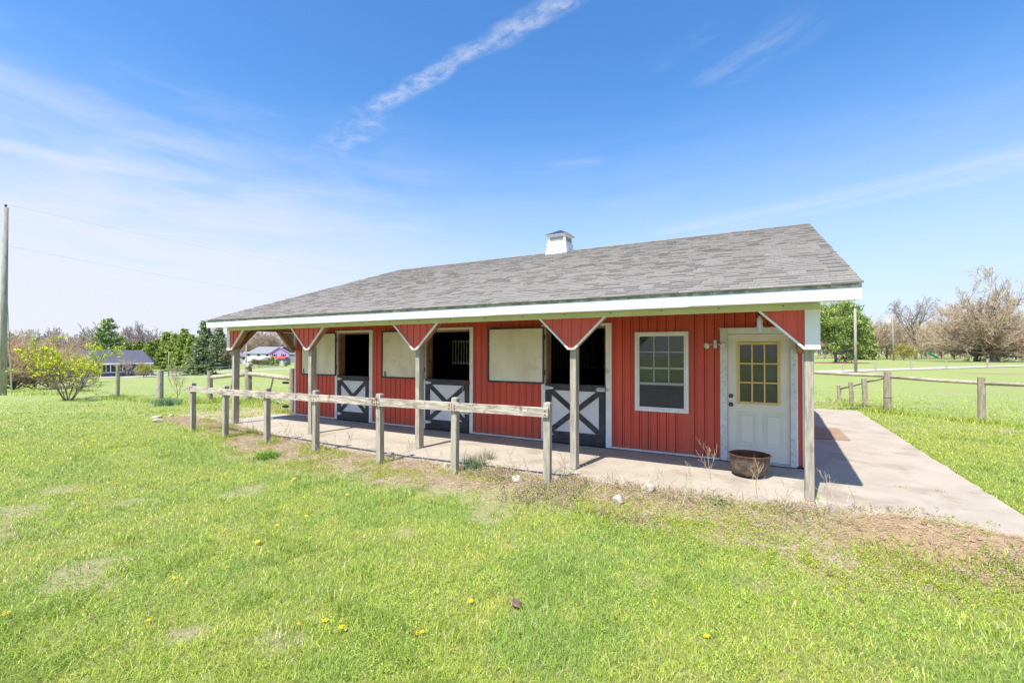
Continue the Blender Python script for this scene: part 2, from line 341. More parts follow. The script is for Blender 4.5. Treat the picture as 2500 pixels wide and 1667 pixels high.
def scuff(x, y):
    s = sstep(vnoise(x, y, .9, 77, 4), .66, .78)
    for cx, cy, r in SPOTS: s = np.maximum(s, 1-sstep(np.hypot(x-cx, (y-cy)*1.3)+.25*(vnoise(x, y, 6, 3, 2)-.5), r*.35, r))
    return s
SPOTS = []
for u, v, r in ((145, 1195, .35), (45, 1250, .4), (310, 1228, .3), (670, 1575, .22), (450, 1600, .18), (2110, 1380, .3), (1830, 1425, .25), (1255, 1335, .18)):
    p = gpt(u, v); SPOTS.append((p[0], p[1], r))
DARK = gpt(2415, 913)
def axis_pts(lo, hi, c0, c1, fine, grow=1.09):
    a = list(np.arange(c0, c1, fine)); s = fine; x = c1
    while x < hi: a.append(x); s *= grow; x += s
    a.append(hi); s = fine; x = c0-fine; pre = []
    while x > lo: pre.append(x); s *= grow; x -= s
    pre.append(lo); return np.array(pre[::-1]+a)
gx = axis_pts(-1500, 900, -14.5, 3.2, .07, 1.06); gy = axis_pts(-250, 1500, -6.0, -1.2, .06, 1.06)
X, Y = np.meshgrid(gx, gy); Z = gz(X, Y); nx, ny = len(gx), len(gy)
idx = np.arange(nx*ny).reshape(ny, nx); F = np.stack([idx[:-1, :-1], idx[:-1, 1:], idx[1:, 1:], idx[1:, :-1]], -1).reshape(-1, 4)
B = bareness(X, Y); S = scuff(X, Y)
mound = np.clip(np.exp(-(((X-.9)/.95)**2+((Y+2.55)/.62)**2)**2)*1.3, 0, 1); drk = 1-sstep(np.hypot((X-DARK[0])/2.6, (Y-DARK[1])/2.0)+.5*(vnoise(X, Y, .9, 4, 3)-.5), .5, 1.0)
dirtpath = sstep(X, -15.8, -14.4)*sstep(-X, 11.4, 11.8)*sstep(Y, -1.75, -1.35)*sstep(-Y, -1.2, -.4)
A = np.stack([np.maximum(B, S*.6), np.maximum(mound, drk), np.clip(dirtpath, 0, 1)], -1).reshape(-1, 3)
gm = bpy.data.materials.new('lawn_ground'); gm.use_nodes = True; h = NG(gm.node_tree); b = gm.node_tree.nodes['Principled BSDF']
pos = h.n('ShaderNodeNewGeometry').outputs['Position']; an = h.n('ShaderNodeAttribute'); an.attribute_name = 'col'; sp = h.n('ShaderNodeSeparateColor'); h.link(an.outputs['Color'], sp.inputs[0])
dist = h.vmath('LENGTH', h.vmath('SUBTRACT', pos, (0., -8., 0.)))
near = h.mix(h.smooth(h.noise(pos, 14, 6, .7), .3, .7), (.27, .26, .11), (.21, .30, .07))
big = h.noise(pos, .16, 5, .6); fine_ = h.noise(h.vmath('MULTIPLY', pos, (1, 1, .1)), 5.5, 8, .8)
far = h.mix(h.smooth(big, .38, .64), (.28, .34, .115), (.24, .31, .10))
far = h.mix(h.smooth(fine_, .35, .7), far, (.33, .37, .13)); far = h.mix(h.smooth(h.noise(pos, 1.1, 6, .75), .56, .74), far, (.18, .29, .065))
far = h.mix(h.smooth(h.noise(h.vmath('ADD', pos, (31., 5., 0.)), .5, 6, .7), .62, .78, 0, .5), far, (.33, .32, .13))
base = h.mix(h.smooth(dist, 9, 26), near, far)
lit = h.mix(h.smooth(h.noise(pos, 22, 5, .7), .3, .7), (.46, .385, .26), (.31, .25, .165)); lit = h.mix(h.smooth(h.noise(pos, 5, 4), .5, .7), lit, (.16, .18, .06))
base = h.mix(sp.outputs[0], base, lit); base = h.mix(h.smooth(sp.outputs[1], .2, .7), base, h.mix(h.smooth(h.noise(pos, 26, 6, .7), .35, .7), (.38, .27, .17), (.25, .175, .11)))
base = h.mix(h.smooth(sp.outputs[2], .25, .7), base, h.mix(h.noise(pos, 20, 5), (.50, .43, .35), (.38, .31, .24)))
h.link(base, b.inputs['Base Color']); b.inputs['Roughness'].default_value = .95; b.inputs['Specular IOR Level'].default_value = .1
bn = h.n('ShaderNodeBump'); bn.inputs['Strength'].default_value = .7; bn.inputs['Distance'].default_value = .03; h.link(h.noise(pos, 18, 8, .75), bn.inputs['Height']); h.link(bn.outputs[0], b.inputs['Normal'])
ground = npmesh('ground', np.stack([X, Y, Z], -1).reshape(-1, 3), F, gm, A, smooth=True); tag(ground, 'green lawn and pasture with a scruffy bare strip along the concrete', None, kind='structure')

# concrete
def slab_piece(mb, x0, x1, y0f, y1, n=14, zt=0.0, jit=.02):
    xs = np.linspace(x0, x1, n); rr = random.Random(int(x0*100)+7)
    poly = [(x, (edge_y(x) if y0f is None else y0f)+rr.uniform(-jit, jit)) for x in xs]+[(x1, y1), (x0, y1)]
    mb.prism(poly, -.30, zt, 'z')
sb = MB()
for a, c in ((-12.55, -9.06), (-9.05, -6.03), (-6.02, -3.01), (-3.0, -.012)): slab_piece(sb, a, c, None, -.002)
o = sb.build('porch_slab', M['concrete']); tag(o, 'pale concrete porch slab in front of the stalls', kind='structure')
sb = MB(); slab_piece(sb, 0.0, 1.93, None, -.5, 8); rp_ = random.Random(2)
for ya_, yb_, z_ in ((-.49, 2.402, 0), (2.412, 5.6, -.001), (5.612, 9.0, 0)):
    ys_ = np.linspace(ya_, yb_, 26); sb.prism([(.065, ya_)]+[(1.93+rp_.uniform(-.022, .012), q) for q in ys_]+[(.065, yb_)], -.3, z_, 'z')
o = sb.build('path', M['concrete']); tag(o, 'concrete path running along the right side of the barn', kind='structure')
road = MB()
pts = [gpt(u, v) for u, v in ((1900, 911), (1990, 909), (2100, 905), (2250, 900.5), (2400, 895.5), (2500, 893), (2620, 891))]
for a, c in zip(pts[:-1], pts[1:]):
    a, c = Vector(a), Vector(c); n_ = Vector((c.x-a.x, c.y-a.y, 0)).normalized().cross(Vector((0, 0, 1)))*1.5; z1, z2 = Vector((0, 0, .05)), Vector((0, 0, .05))
    road.add([a-n_+z1, a+n_+z1, c+n_+z2, c-n_+z2, a-n_-z1*4, a+n_-z1*4, c+n_-z2*4, c-n_-z2*4], [(0, 1, 2, 3), (0, 4, 5, 1), (3, 2, 6, 7)])
o = road.build('road', M['gravel']); tag(o, 'narrow pale lane crossing the far lawn', kind='structure')
fr = MB(); pts = [at(u, D_) for u, D_ in ((60, 72), (200, 78), (300, 76), (400, 84), (520, 95), (640, 110), (760, 125))]
for a, c in zip(pts[:-1], pts[1:]):
    a, c = Vector(a), Vector(c); n_ = Vector((c.x-a.x, c.y-a.y, 0)).normalized().cross(Vector((0, 0, 1)))*2.2; z1 = Vector((0, 0, .06))
    fr.add([a-n_+z1, a+n_+z1, c+n_+z1, c-n_+z1, a-n_-z1*4, a+n_-z1*4, c+n_-z1*4, c-n_-z1*4], [(0, 1, 2, 3), (0, 4, 5, 1), (3, 2, 6, 7)])
o = fr.build('road', M['gravel']); tag(o, 'distant lane below the conifer row', kind='structure')
# ------------------------------------------------------------------ the barn
XL, YB, RY = -11.92, 8.9, 4.45
ZE, YE = 2.50, -2.15; ZR = 4.745; SL = (ZR-ZE)/(RY-YE); RX0, RX1 = -12.313, 0.397
def roof_z(y): return ZE+SL*((y-YE) if y < RY else (2*RY-y-YE))
barn = thing('horse_barn', 'long red metal sided stable with grey shingled roof, white cupola and open front porch', 'barn')
def ribbed(mb, a0, a1, z0, z1, f, step=.1525, ztop=None, off=0.0):
    """ribbed metal sheet; f(a, d, z) maps along / outward / up into 3d; ztop(a) optional sloping top"""
    prof = [(a0, 0)]; k = math.ceil((a0-off+.03)/step)
    while off+k*step < a1-.03:
        c = off+k*step; prof += [(c-.029, 0), (c-.0235, -.016), (c-.018, 0), (c-.010, .019), (c+.010, .019), (c+.017, 0)]; 
        c2 = c+step*.5
        if c2 < a1-.03 and k % 2 == 0: prof += [(c2-.006, 0), (c2, .003), (c2+.006, 0)]
        k += 1
    prof.append((a1, 0)); vs = []; fs = []
    for a, d in prof:
        vs += [f(a, d, z0), f(a, d, ztop(a) if ztop else z1)]
    for i in range(len(prof)-1): fs.append((2*i, 2*i+2, 2*i+3, 2*i+1))
    mb.add(vs, fs)
fr_ = lambda a, d, z: (a, -d, z)
wall = MB()
OP = [(-10.30, -8.97), (-7.375, -6.0), (-4.372, -2.965)]
for a, c in ((XL+.03, -10.30), (-8.97, -7.375), (-6.0, -4.372), (-2.965, -2.53), (-1.65, -1.155), (-.089, -.02)): ribbed(wall, a, c, .045, 2.75, fr_)
for a, c in OP: ribbed(wall, a, c, 2.275, 2.75, fr_)
ribbed(wall, -2.53, -1.65, .045, .735, fr_); ribbed(wall, -2.53, -1.65, 2.105, 2.75, fr_); ribbed(wall, -1.155, -.089, 2.13, 2.75, fr_)
rw = lambda a, d, z: (d, a, z); lw = lambda a, d, z: (XL-d, a, z); bw = lambda a, d, z: (a, YB+d, z)
for s in (rw, lw):
    ribbed(wall, -.0, YB, .045, 2.4, s, ztop=lambda a: roof_z(a)-.10); ribbed(wall, -1.6, -.001, 2.46, 2.5, s, ztop=lambda a: roof_z(a)-.10)
ribbed(wall, XL, 0, .045, roof_z(YB)-.12, bw)
wall.build('wall', M['red'], barn)
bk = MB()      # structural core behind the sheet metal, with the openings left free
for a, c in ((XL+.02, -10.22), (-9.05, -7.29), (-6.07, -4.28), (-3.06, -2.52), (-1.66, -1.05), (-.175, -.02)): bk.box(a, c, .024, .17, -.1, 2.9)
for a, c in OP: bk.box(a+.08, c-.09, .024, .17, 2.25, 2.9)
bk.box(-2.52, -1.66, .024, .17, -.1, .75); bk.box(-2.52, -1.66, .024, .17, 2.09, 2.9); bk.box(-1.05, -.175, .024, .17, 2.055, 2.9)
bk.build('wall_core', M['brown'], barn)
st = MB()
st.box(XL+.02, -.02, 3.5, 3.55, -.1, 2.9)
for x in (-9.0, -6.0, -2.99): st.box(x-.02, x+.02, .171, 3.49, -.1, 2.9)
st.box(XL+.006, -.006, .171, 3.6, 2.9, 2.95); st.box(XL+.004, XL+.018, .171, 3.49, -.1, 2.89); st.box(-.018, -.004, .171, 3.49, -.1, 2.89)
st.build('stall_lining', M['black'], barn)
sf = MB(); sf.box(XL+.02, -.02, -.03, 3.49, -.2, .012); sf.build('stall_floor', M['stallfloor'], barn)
# barred openings seen inside
def grille(x0, x1, z0, z1, n, m, wd=.022, y=3.47):
    gp = thing('stall_grille', None, None); gp.parent = barn
    for i in range(n):
        gr = MB()
        x = x0+(x1-x0)*(i+.5)/n; gr.tube([(x, y, z0), (x, y, z1)], wd/2, 6); 
        gr.box(x-wd*.9, x+wd*.9, y-.02, y+.02, z0-.04, z0+.03); gr.box(x-wd*.9, x+wd*.9, y-.02, y+.02, z1-.02, z1+.03)
        gr.build('grille_bar', m, gp)
def ony(u, v, y):
    d = ray(u, v); return CAM+d*((y-CAM[1])/d[1])
a, c = ony(1103, 834, 1.5), ony(1150, 886, 1.5); grille(a[0], c[0], c[2], a[2], 7, M['barwhite'], .024, 1.5)
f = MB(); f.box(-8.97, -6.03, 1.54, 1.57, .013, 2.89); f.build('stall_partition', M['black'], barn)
for u0, u1, n in ((1350, 1386, 5), (1418, 1455, 6), (1472, 1480, 2)):
    a, c = ony(u0, 828, 3.47), ony(u1, 897, 3.47); grille(a[0], c[0], c[2], a[2], n, M['bargrey'], .016)
# corner trims and base trim
t = MB(); t.box(XL-.018, XL+.03, -.022, .03, .03, 2.46); t.build('corner_trim', M['white'], barn); t = MB(); t.box(-.02, .018, -.022, .03, .03, 2.46); t.build('corner_trim', M['white'], barn)
for a, c in ((XL+.03, -10.31), (-8.96, -7.385), (-5.99, -4.382), (-2.955, -1.165)):
    t = MB(); t.box(a, c, -.028, .004, .012, .043); t.build('base_board', M['peel'], barn)
# roof
def slope_pts(side):
    if side == 0: return (lambda x, s, h: (x, YE+s*math.cos(math.atan(SL))-h*math.sin(math.atan(SL)), ZE+s*math.sin(math.atan(SL))+h*math.cos(math.atan(SL))))
    return (lambda x, s, h: (x, 2*RY-YE-s*math.cos(math.atan(SL))+h*math.sin(math.atan(SL)), ZE+s*math.sin(math.atan(SL))+h*math.cos(math.atan(SL))))
SLEN = math.hypot(RY-YE, ZR-ZE)
deck = MB(); th = .09
deck.prism([(YE+.03, ZE-.012), (RY, ZR-.016), (2*RY-YE-.03, ZE-.012), (2*RY-YE-.03, ZE-.012-th), (RY, ZR-.016-th), (YE+.03, ZE-.012-th)], RX0+.03, RX1-.03, 'x')
roof = deck.build('roof', M['brown'], barn)
rr = random.Random(5); sh = MB()
for side in (0, 1):
    fp = slope_pts(side); rows = int(SLEN/.142)+1; ex = SLEN/rows
    for i in range(rows):
        x = RX0-.012-rr.uniform(0, .3); s0 = i*ex; first = True
        while x < RX1+.012:
            wd = rr.choice((.14, .18, .22, .30)) if side == 0 else .33
            x1 = min(x+wd, RX1+.012+rr.uniform(-.004, .004)); xa = max(x, RX0-.012+rr.uniform(-.004, .004))
            if x1-xa > .03:
                tk = rr.choice((.010, .012, .014, .021)); g0 = rr.uniform(.93, 1.06); wm = rr.uniform(-.01, .01)
                c = (.265*g0+wm*.3, .247*g0, .228*g0-wm*.2); e = -.012 if i == 0 else rr.uniform(-.004, .004); up = min(s0+ex*1.02, SLEN+.01)
                vs = [fp(xa+.0012, s0+e, -.002), fp(x1-.0012, s0+e, -.002), fp(x1-.0012, up, -.004), fp(xa+.0012, up, -.004), fp(xa+.0012, s0+e, tk), fp(x1-.0012, s0+e, tk), fp(x1-.0012, up, .0035), fp(xa+.0012, up, .0035)]
                sh.add(vs, [(4, 5, 6, 7), (0, 1, 5, 4), (1, 2, 6, 5), (3, 0, 4, 7)], c)
            x += wd
x = RX0-.01
while x < RX1:      # ridge cap
    g0 = rr.uniform(.85, 1.1); c = (.25*g0, .232*g0, .215*g0); x1 = min(x+.30, RX1+.012)
    sh.add([(x, RY-.15, ZR-.15*SL+.018), (x1, RY-.15, ZR-.15*SL+.012), (x1, RY, ZR+.020), (x, RY, ZR+.028), (x1, RY+.15, ZR-.15*SL+.012), (x, RY+.15, ZR-.15*SL+.018)], [(0, 1, 2, 3), (3, 2, 4, 5)], c); x += .30
sh.build('shingles', M['shingle'], roof)
f = MB(); z0, z1 = 2.325, 2.456      # front fascia in lapped lengths
for i, (a, c) in enumerate(((RX0, -10.6), (-10.62, -7.3), (-7.32, -4.25), (-4.27, -1.35), (-1.37, RX1))):
    k = .0022*(i % 2)
    f.add([(a, -2.123-k, z0+.002*i % 3), (c, -2.123-k, z0), (c, -2.132-k, z1), (a, -2.132-k, z1), (a, -2.10, z0), (c, -2.10, z0), (c, -2.10, z1), (a, -2.10, z1)], [(0, 1, 2, 3), (4, 7, 6, 5), (3, 2, 6, 7), (0, 4, 5, 1), (1, 5, 6, 2), (0, 3, 7, 4)])
for y0, y1 in ((YE, RY), (2*RY-YE, RY)):      # rake boards
    for xx, d in ((RX1, 0), (RX0, 0)):
        f.prism([(y0+(.05 if y0 < y1 else -.05), ZE-.02), (y1, ZR-.02), (y1, ZR-.19), (y0+(.05 if y0 < y1 else -.05), ZE-.175)], xx-.03+(.002 if xx == RX1 else .028), xx+(.001 if xx == RX1 else .032), 'x')
f.box(RX0, RX1, 2*RY-YE-.05, 2*RY-YE-.02, z0, 2.46)
f.build('fascia', M['fascia'], roof)
f = MB(); f.box(RX0+.004, RX1-.004, -2.121, -2.10, 2.457, 2.496); f.build('drip_edge', M['dripstain'], roof)
f = MB(); f.box(RX0+.02, RX1-.02, -2.099, -1.83, 2.338, 2.348); f.build('soffit', M['white'], roof)
# beam with cladding
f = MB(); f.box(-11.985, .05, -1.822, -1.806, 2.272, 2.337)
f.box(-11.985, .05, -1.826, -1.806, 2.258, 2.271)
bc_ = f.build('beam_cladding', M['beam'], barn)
for k in range(17): f = MB(); x = -11.6+k*.705; f.tube([(x, -1.822, 2.315), (x, -1.828, 2.315)], .009, 8); f.build('screw', M['bronze'], bc_)
for q in ((-11.95, .03, -1.80, -1.66, 2.275, 2.42), (-11.97, -11.88, -1.655, -.03, 2.275, 2.42), (-.07, .03, -1.655, -.03, 2.275, 2.42)):
    f = MB(); f.box(*q); f.build('porch_beam', M['brown'], barn)
for x in np.arange(-11.3, -.2, .61):      # rafters above the porch
    f = MB()
    f.add([(x, -1.65, roof_z(-1.65)-.23), (x+.04, -1.65, roof_z(-1.65)-.23), (x+.04, 0, roof_z(0)-.25), (x, 0, roof_z(0)-.25), (x, -1.65, roof_z(-1.65)-.11), (x+.04, -1.65, roof_z(-1.65)-.11), (x+.04, 0, roof_z(0)-.11), (x, 0, roof_z(0)-.11)], [(3, 2, 1, 0), (0, 1, 5, 4), (1, 2, 6, 5), (3, 0, 4, 7)])
    f.build('rafter', M['brown'], barn)
# posts, gussets, braces
PX = [-.104, -3.082, -6.101, -9.07, -11.902]
for i, x in enumerate(PX):
    f = MB(); f.box(x, x+.095, -1.747, -1.607, .003, 1.84 if True else 2.27, bev=.006); p = f.build('porch_post', M['post'], barn)
ZG, ZM, HW = 1.806, 2.268, .46
def gusset(cx, left, right):
    """red ribbed triangle above a post, white edge channels, brown braces behind"""
    b_ = .045; g_ = MB(); lo = lambda x: ZG+(ZM-ZG)*max(0, abs(x-cx)-b_)/HW
    xl_, xr_ = (cx-b_-HW if left else cx-b_), (cx+b_+HW if right else cx+b_)
    poly = [(cx-b_, ZG), (cx+b_, ZG)]+([(cx+b_+HW, ZM)] if right else [(cx+b_, ZM)])+([(cx-b_-HW, ZM)] if left else [(cx-b_, ZM)])
    g_.prism(poly, -1.806, -1.798, 'y')
    k = math.ceil((xl_+.04)/.1525)
    while k*.1525 < xr_-.04:
        x = k*.1525
        g_.prism([(x-.012, lo(x-.012)), (x+.012, lo(x+.012)), (x+.012, ZM), (x-.012, ZM)], -1.818, -1.8055, 'y'); k += 1
    g_.build('gusset', M['red'], barn)
    def bt_(t, b2): t.build('gusset_trim', M['white'], barn); b2.build('brace', M['brown'], barn)
    if left:
        t = MB(); b2 = MB(); t.beam((cx-b_-HW-.012, -1.815, ZM), (cx-b_, -1.815, ZG), .034, .026); b2.beam((cx-b_-HW+.0, -1.73, ZM+.06), (cx-b_+.06, -1.73, ZG+.02), .12, .10)
    if left: bt_(t, b2)
    if right:
        t = MB(); b2 = MB(); t.beam((cx+b_+HW+.012, -1.815, ZM), (cx+b_, -1.815, ZG), .034, .026); b2.beam((cx+b_+HW-.0, -1.73, ZM+.06), (cx+b_-.06, -1.73, ZG+.02), .12, .10)
        bt_(t, b2)
    t = MB(); t.box(cx-b_-.01, cx+b_+.01, -1.834, -1.79, ZG-.012, ZG+.008); t.build('gusset_trim', M['white'], barn)
for x in PX[1:4]: gusset(x+.0475, True, True)
gusset(PX[4]+.06, False, True); gusset(PX[0]+.04, True, False)
for a, c in ((-.102, .05), (-11.985, -11.875)):
    f = MB(); f.box(a, c, -1.824, -1.70, ZG, 2.2575); s_ = .048 if c > -1 else -11.983
    f.prism([(-1.70, ZG), (-1.66, ZG), (-1.2, ZM), (-1.70, ZM)], s_-.02 if c > -1 else s_, s_ if c > -1 else s_+.02, 'x')
    f.box(a-.01, c+.004, -1.835, -1.70, ZG-.014, ZG-.0005)
    f.build('corner_panel', M['white'], barn)
for x, q in ((-11.92, (-1.66, 1.78, -1.17, 2.31)), (-11.92, (-.05, 1.78, -.52, 2.31)), (-.05, (-.06, 1.78, -.52, 2.31))):
    f = MB(); f.beam((x, q[0], q[1]), (x, q[2], q[3]), .09, .11); f.build('end_brace', M['brown'], barn)
for x in (-11.975, .035):
    f = MB(); f.prism([(-.02, 1.82), (-.02, 2.27), (-.44, 2.27)], x, x+.013, 'x'); f.build('end_gusset', M['cream'], barn)
# stall doorways
LABS = ['shutter beside the leftmost stall door', 'shutter beside the middle stall door', 'shutter beside the rightmost stall door']
def stall(i, x0, x1, s0, s1):
    """x0..x1 door leaf; s0..s1 opened shutter leaf flat on the wall"""
    tl, tr = OP[i]
    for q in ((x1+.008, tr+.004, -.030, .006, .015, 2.2425), (tl+.0, tr+.004, -.0295, .006, 2.243, 2.292), (tl, x0-.012, -.026, .006, .015, 2.242)):
        t = MB(); t.box(*q); t.build('door_trim', M['white'], barn)
    for q in ((x0-.015, x0+.02, .007, .20, .0125, 2.24), (x1-.02, x1+.007, .007, .20, .0125, 2.24), (x0+.0205, x1-.0205, .007, .20, 2.205, 2.242)):
        j = MB(); j.box(*q); j.build('door_jamb', M['brown'], barn)
    z0, z1 = .035, 1.145; y0, y1 = -.030, .004
    dr = thing('stall_door', 'lower half of a stable door, white with worn charcoal cross bracing', None); dr.parent = barn
    del dr['label']
    p = MB(); p.box(x0+.02, x1-.02, -.012, .012, z0+.02, z1-.02); p.build('door_panel', M['panelwhite'], dr)
    b_ = MB(); b_.box(x0+.006, x1-.006, y0, y1, z1-.125, z1, bev=.004); b_.box(x0+.006, x1-.006, y0, y1, z0+.055, z0+.20, bev=.004); b_.box(x0+.0065, x1-.0065, y0-.004, y1, z0-.01, z0+.054)
    b_.box(x0+.006, x0+.125, y0+.001, y1, z0+.201, z1-.126, bev=.004); b_.box(x1-.125, x1-.006, y0+.001, y1, z0+.201, z1-.126, bev=.004)
    b_.beam((x0+.10, -.0145, z1-.13), (x1-.10, -.0145, z0+.20), .022, .098); b_.beam((x0+.10, -.0165, z0+.20), (x1-.10, -.0165, z1-.13), .022, .098)
    b_.build('cross_brace_frame', M['charcoal'], dr)
    for z in (1.06, .17):
        hg = MB(); hg.box(x0-.045, x0+.01, -.040, -.030, z-.045, z+.045); hg.prism([(x0+.01, z-.04), (x0+.01, z+.04), (x0+.17, z+.014), (x0+.17, z-.014)], -.038, -.0305, 'y'); hg.tube([(x0+.004, -.042, z-.05), (x0+.004, -.042, z+.05)], .008, 8)
        hg.build('strap_hinge', M['galv'], dr)
    lt = MB()
    if i == 2:
        zz = 1.065; lt.box(x1-.16, x1-.01, -.040, -.0305, zz-.035, zz+.035); lt.tube([(x1-.18, -.048, zz), (x1+.06, -.048, zz)], .009, 8); lt.box(x1+.012, x1+.05, -.042, -.0305, zz-.03, zz+.03)
        lt.build('latch', M['galv'], dr); l2 = MB(); l2.box(x1+.015, x1+.06, -.044, -.0305, 1.36, 1.44, bev=.004); l2.tube([(x1+.0, -.05, 1.40), (x1+.06, -.05, 1.40)], .008, 8); l2.build('latch', M['galv'], barn)
    else:
        lt.box(x1-.13, x1+.02, -.046, -.0305, z1-.10, z1-.01, bev=.012); lt.build('latch', M['rust'], dr)
        if i == 1:
            l2 = MB(); l2.box(x1-.13, x1-.01, -.040, -.0305, .42, .49); l2.tube([(x1-.15, -.047, .455), (x1+.04, -.047, .455)], .008, 8); l2.box(x1+.012, x1+.045, -.042, -.0305, .43, .485)
            l2.build('latch', M['galv'], dr); l2 = MB(); l2.tube([(x1-.14, -.05, 1.02), (x1-.15, -.052, .96), (x1-.15, -.05, .90)], .006, 6)
            l2.build('hook', M['galv'], dr)
    # shutter
    sh_ = thing('shutter', None, None); sh_.parent = barn
    a, c, q0, q1 = s0, s1, 1.13, 2.25; p = MB(); p.box(a+.02, c-.02, -.052, -.036, q0+.02, q1-.02)
    for x in (c-.18, c-.09): p.tube([(x, -.055, q1-.12), (x, -.050, q1-.12)], .009, 6); p.tube([(x, -.055, q0+.1), (x, -.05, q0+.1)], .009, 6)
    p.build('shutter_panel', M['shutter'], sh_)
    e = MB(); e.box(a, a+.03, -.060, -.034, q0, q1); e.box(c-.035, c, -.060, -.034, q0, q1); e.box(a+.031, c-.036, -.0595, -.034, q0, q0+.035); e.box(a+.031, c-.036, -.0595, -.034, q1-.028, q1)
    e.build('shutter_frame', M['charcoal'], sh_)
    k = MB()
    if i < 2: k.box(a+.09, a+.12, -.062, -.0525, q0+.05, q0+.16); k.box(a+.10, a+.145, -.060, -.0525, q0+.045, q0+.062)
    if i < 2: k.build('shutter_bolt', M['charcoal'], sh_)
    for z in (1.35, 2.05): k = MB(); k.tube([(c+.012, -.045, z-.05), (c+.012, -.045, z+.05)], .009, 8); k.box(c-.034, c+.012, -.064, -.0605, z-.04, z+.04); k.build('shutter_hinge', M['charcoal'], sh_)
stall(0, -10.205, -9.075, -11.61, -10.235); stall(1, -7.29, -6.085, -8.615, -7.315); stall(2, -4.28, -3.075, -5.592, -4.30)
# double hung window
wx0, wx1, wz0, wz1 = -2.537, -1.640, .727, 2.109
wn = thing('window', None, None); wn.parent = barn
f = MB()
for d, y0 in ((0, -.034), (.045, -.022)):
    wd = .045 if d == 0 else .03; y1 = .02
    f.box(wx0+d, wx0+d+wd, y0, y1, wz0+d, wz1-d); f.box(wx1-d-wd, wx1-d, y0, y1, wz0+d, wz1-d); f.box(wx0+d+wd+.0005, wx1-d-wd-.0005, y0+.001, y1, wz0+d, wz0+d+wd); f.box(wx0+d+wd+.0005, wx1-d-wd-.0005, y0+.001, y1, wz1-d-wd, wz1-d)
f.build('window_frame', M['white'], wn)
gx0, gx1, gz0, gz1 = wx0+.078, wx1-.078, wz0+.078, wz1-.078; H = gz1-gz0; zr = gz0+H*.33
mu = MB(); w3 = (gx1-gx0)/3
mu.box(gx0, gx1, -.016, .02, zr-.022, zr+.022); mu.box(gx0, gx1, -.010, .02, gz0+H*.535, gz0+H*.565)
for k in (1, 2): mu.box(gx0+w3*k-.011, gx0+w3*k+.011, -.003, .012, zr+.023, gz0+H*.534); mu.box(gx0+w3*k-.011, gx0+w3*k+.011, -.003, .012, gz0+H*.566, gz1)
mu.box(gx0, gx1, -.0024, .0115, gz0+H*.78-.010, gz0+H*.78+.010)
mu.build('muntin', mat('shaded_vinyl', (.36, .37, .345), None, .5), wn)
gl = MB(); gl.box(gx0, gx1, .013, .018, zr, gz1); gl.build('window_glass', M['glass'], wn)
gl = MB(); gl.box(gx0, gx1, .008, .012, gz0, zr-.0225); gl.build('window_screen', M['screen'], wn)
# entry door
ed = thing('entry_door', None, None); ed.parent = barn
dx0, dx1, dz0, dz1 = -1.046, -.179, .045, 2.045; yf = .012
f = MB(); wx = (-.909, -.306, .934, 1.922)
f.box(dx0, wx[0]+.0, yf, .055, dz0, dz1); f.box(wx[1], dx1, yf, .055, dz0, dz1); f.box(wx[0], wx[1], yf, .055, dz0, wx[2]); f.box(wx[0], wx[1], yf, .055, wx[3], dz1)
for a, c in ((-.90, -.64), (-.535, -.275)):      # two raised panels
    for k, (ins, y) in enumerate(((0, yf-.013), (.022, yf-.002), (.045, yf-.014))):
        if k == 1: continue
        q = [a+ins, c-ins, .28+ins, .80-ins]; e = .012
        if k == 0:
            for bx in ((q[0], q[0]+e, q[2], q[3]), (q[1]-e, q[1], q[2], q[3]), (q[0]+e, q[1]-e, q[2], q[2]+e), (q[0]+e, q[1]-e, q[3]-e, q[3])): f.box(bx[0], bx[1], y, yf+.002, bx[2], bx[3])
        else: f.box(q[0], q[1], y, yf+.001, q[2], q[3], bev=.006)
f.build('door_slab', M['door'], ed)
f = MB(); a0, a1, c0, c1 = wx; e = .042; y = yf-.018
f.box(a0, a0+e, y, yf+.01, c0, c1, bev=.006); f.box(a1-e, a1, y, yf+.01, c0, c1, bev=.006); f.box(a0+e, a1-e, y+.001, yf+.01, c0, c0+e, bev=.006); f.box(a0+e, a1-e, y+.001, yf+.01, c1-e, c1, bev=.006)
pw, ph = (a1-a0-2*e)/3, (c1-c0-2*e)/3
for k in (1, 2): f.box(a0+e+pw*k-.011, a0+e+pw*k+.011, y+.004, yf+.008, c0+e, c1-e); f.box(a0+e, a1-e, y+.005, yf+.008, c0+e+ph*k-.011, c0+e+ph*k+.011)
dw = f.build('glazing_frame', M['yellow'], ed)
f = MB(); f.box(a0+e-.005, a1-e+.005, yf+.012, yf+.016, c0+e-.005, c1-e+.005); f.build('door_glass', M['glass'], dw)
for z, nm in ((1.055, 'deadbolt'), (.916, 'door_knob')):
    f = MB(); n0 = len(f.v); f.lathe([(.0, -.0), (.030, .0), (.034, -.008), (.026, -.014), (.014, -.016), (.014, -.030 if nm == 'door_knob' else -.02), (.026, -.038 if nm == 'door_knob' else -.022), (.027, -.052 if nm == 'door_knob' else -.026), (.018, -.060 if nm == 'door_knob' else -.028), (0, -.062 if nm == 'door_knob' else -.028)], n=20)
    f.v = [(-.998+vx, yf+vz, z+vy) for vx, vy, vz in f.v]; f.build(nm, M['bronze'], ed, smooth=True)
f = MB(); f.box(-1.155, -1.048, -.040, .02, .012, 2.139, bev=.006); f.build('door_casing', M['peel'], ed)
f = MB(); f.box(-.1775, -.10, -.040, .02, .012, 2.139, bev=.006); f.build('door_casing', M['peel'], ed)
f = MB(); f.box(-1.047, -.1785, -.042, .02, 2.052, 2.139, bev=.006); f.box(-1.165, -.09, -.055, .0, 2.14, 2.150); f.box(-.0995, -.080, -.030, .004, .03, 2.138); f.build('door_header', M['white'], ed)
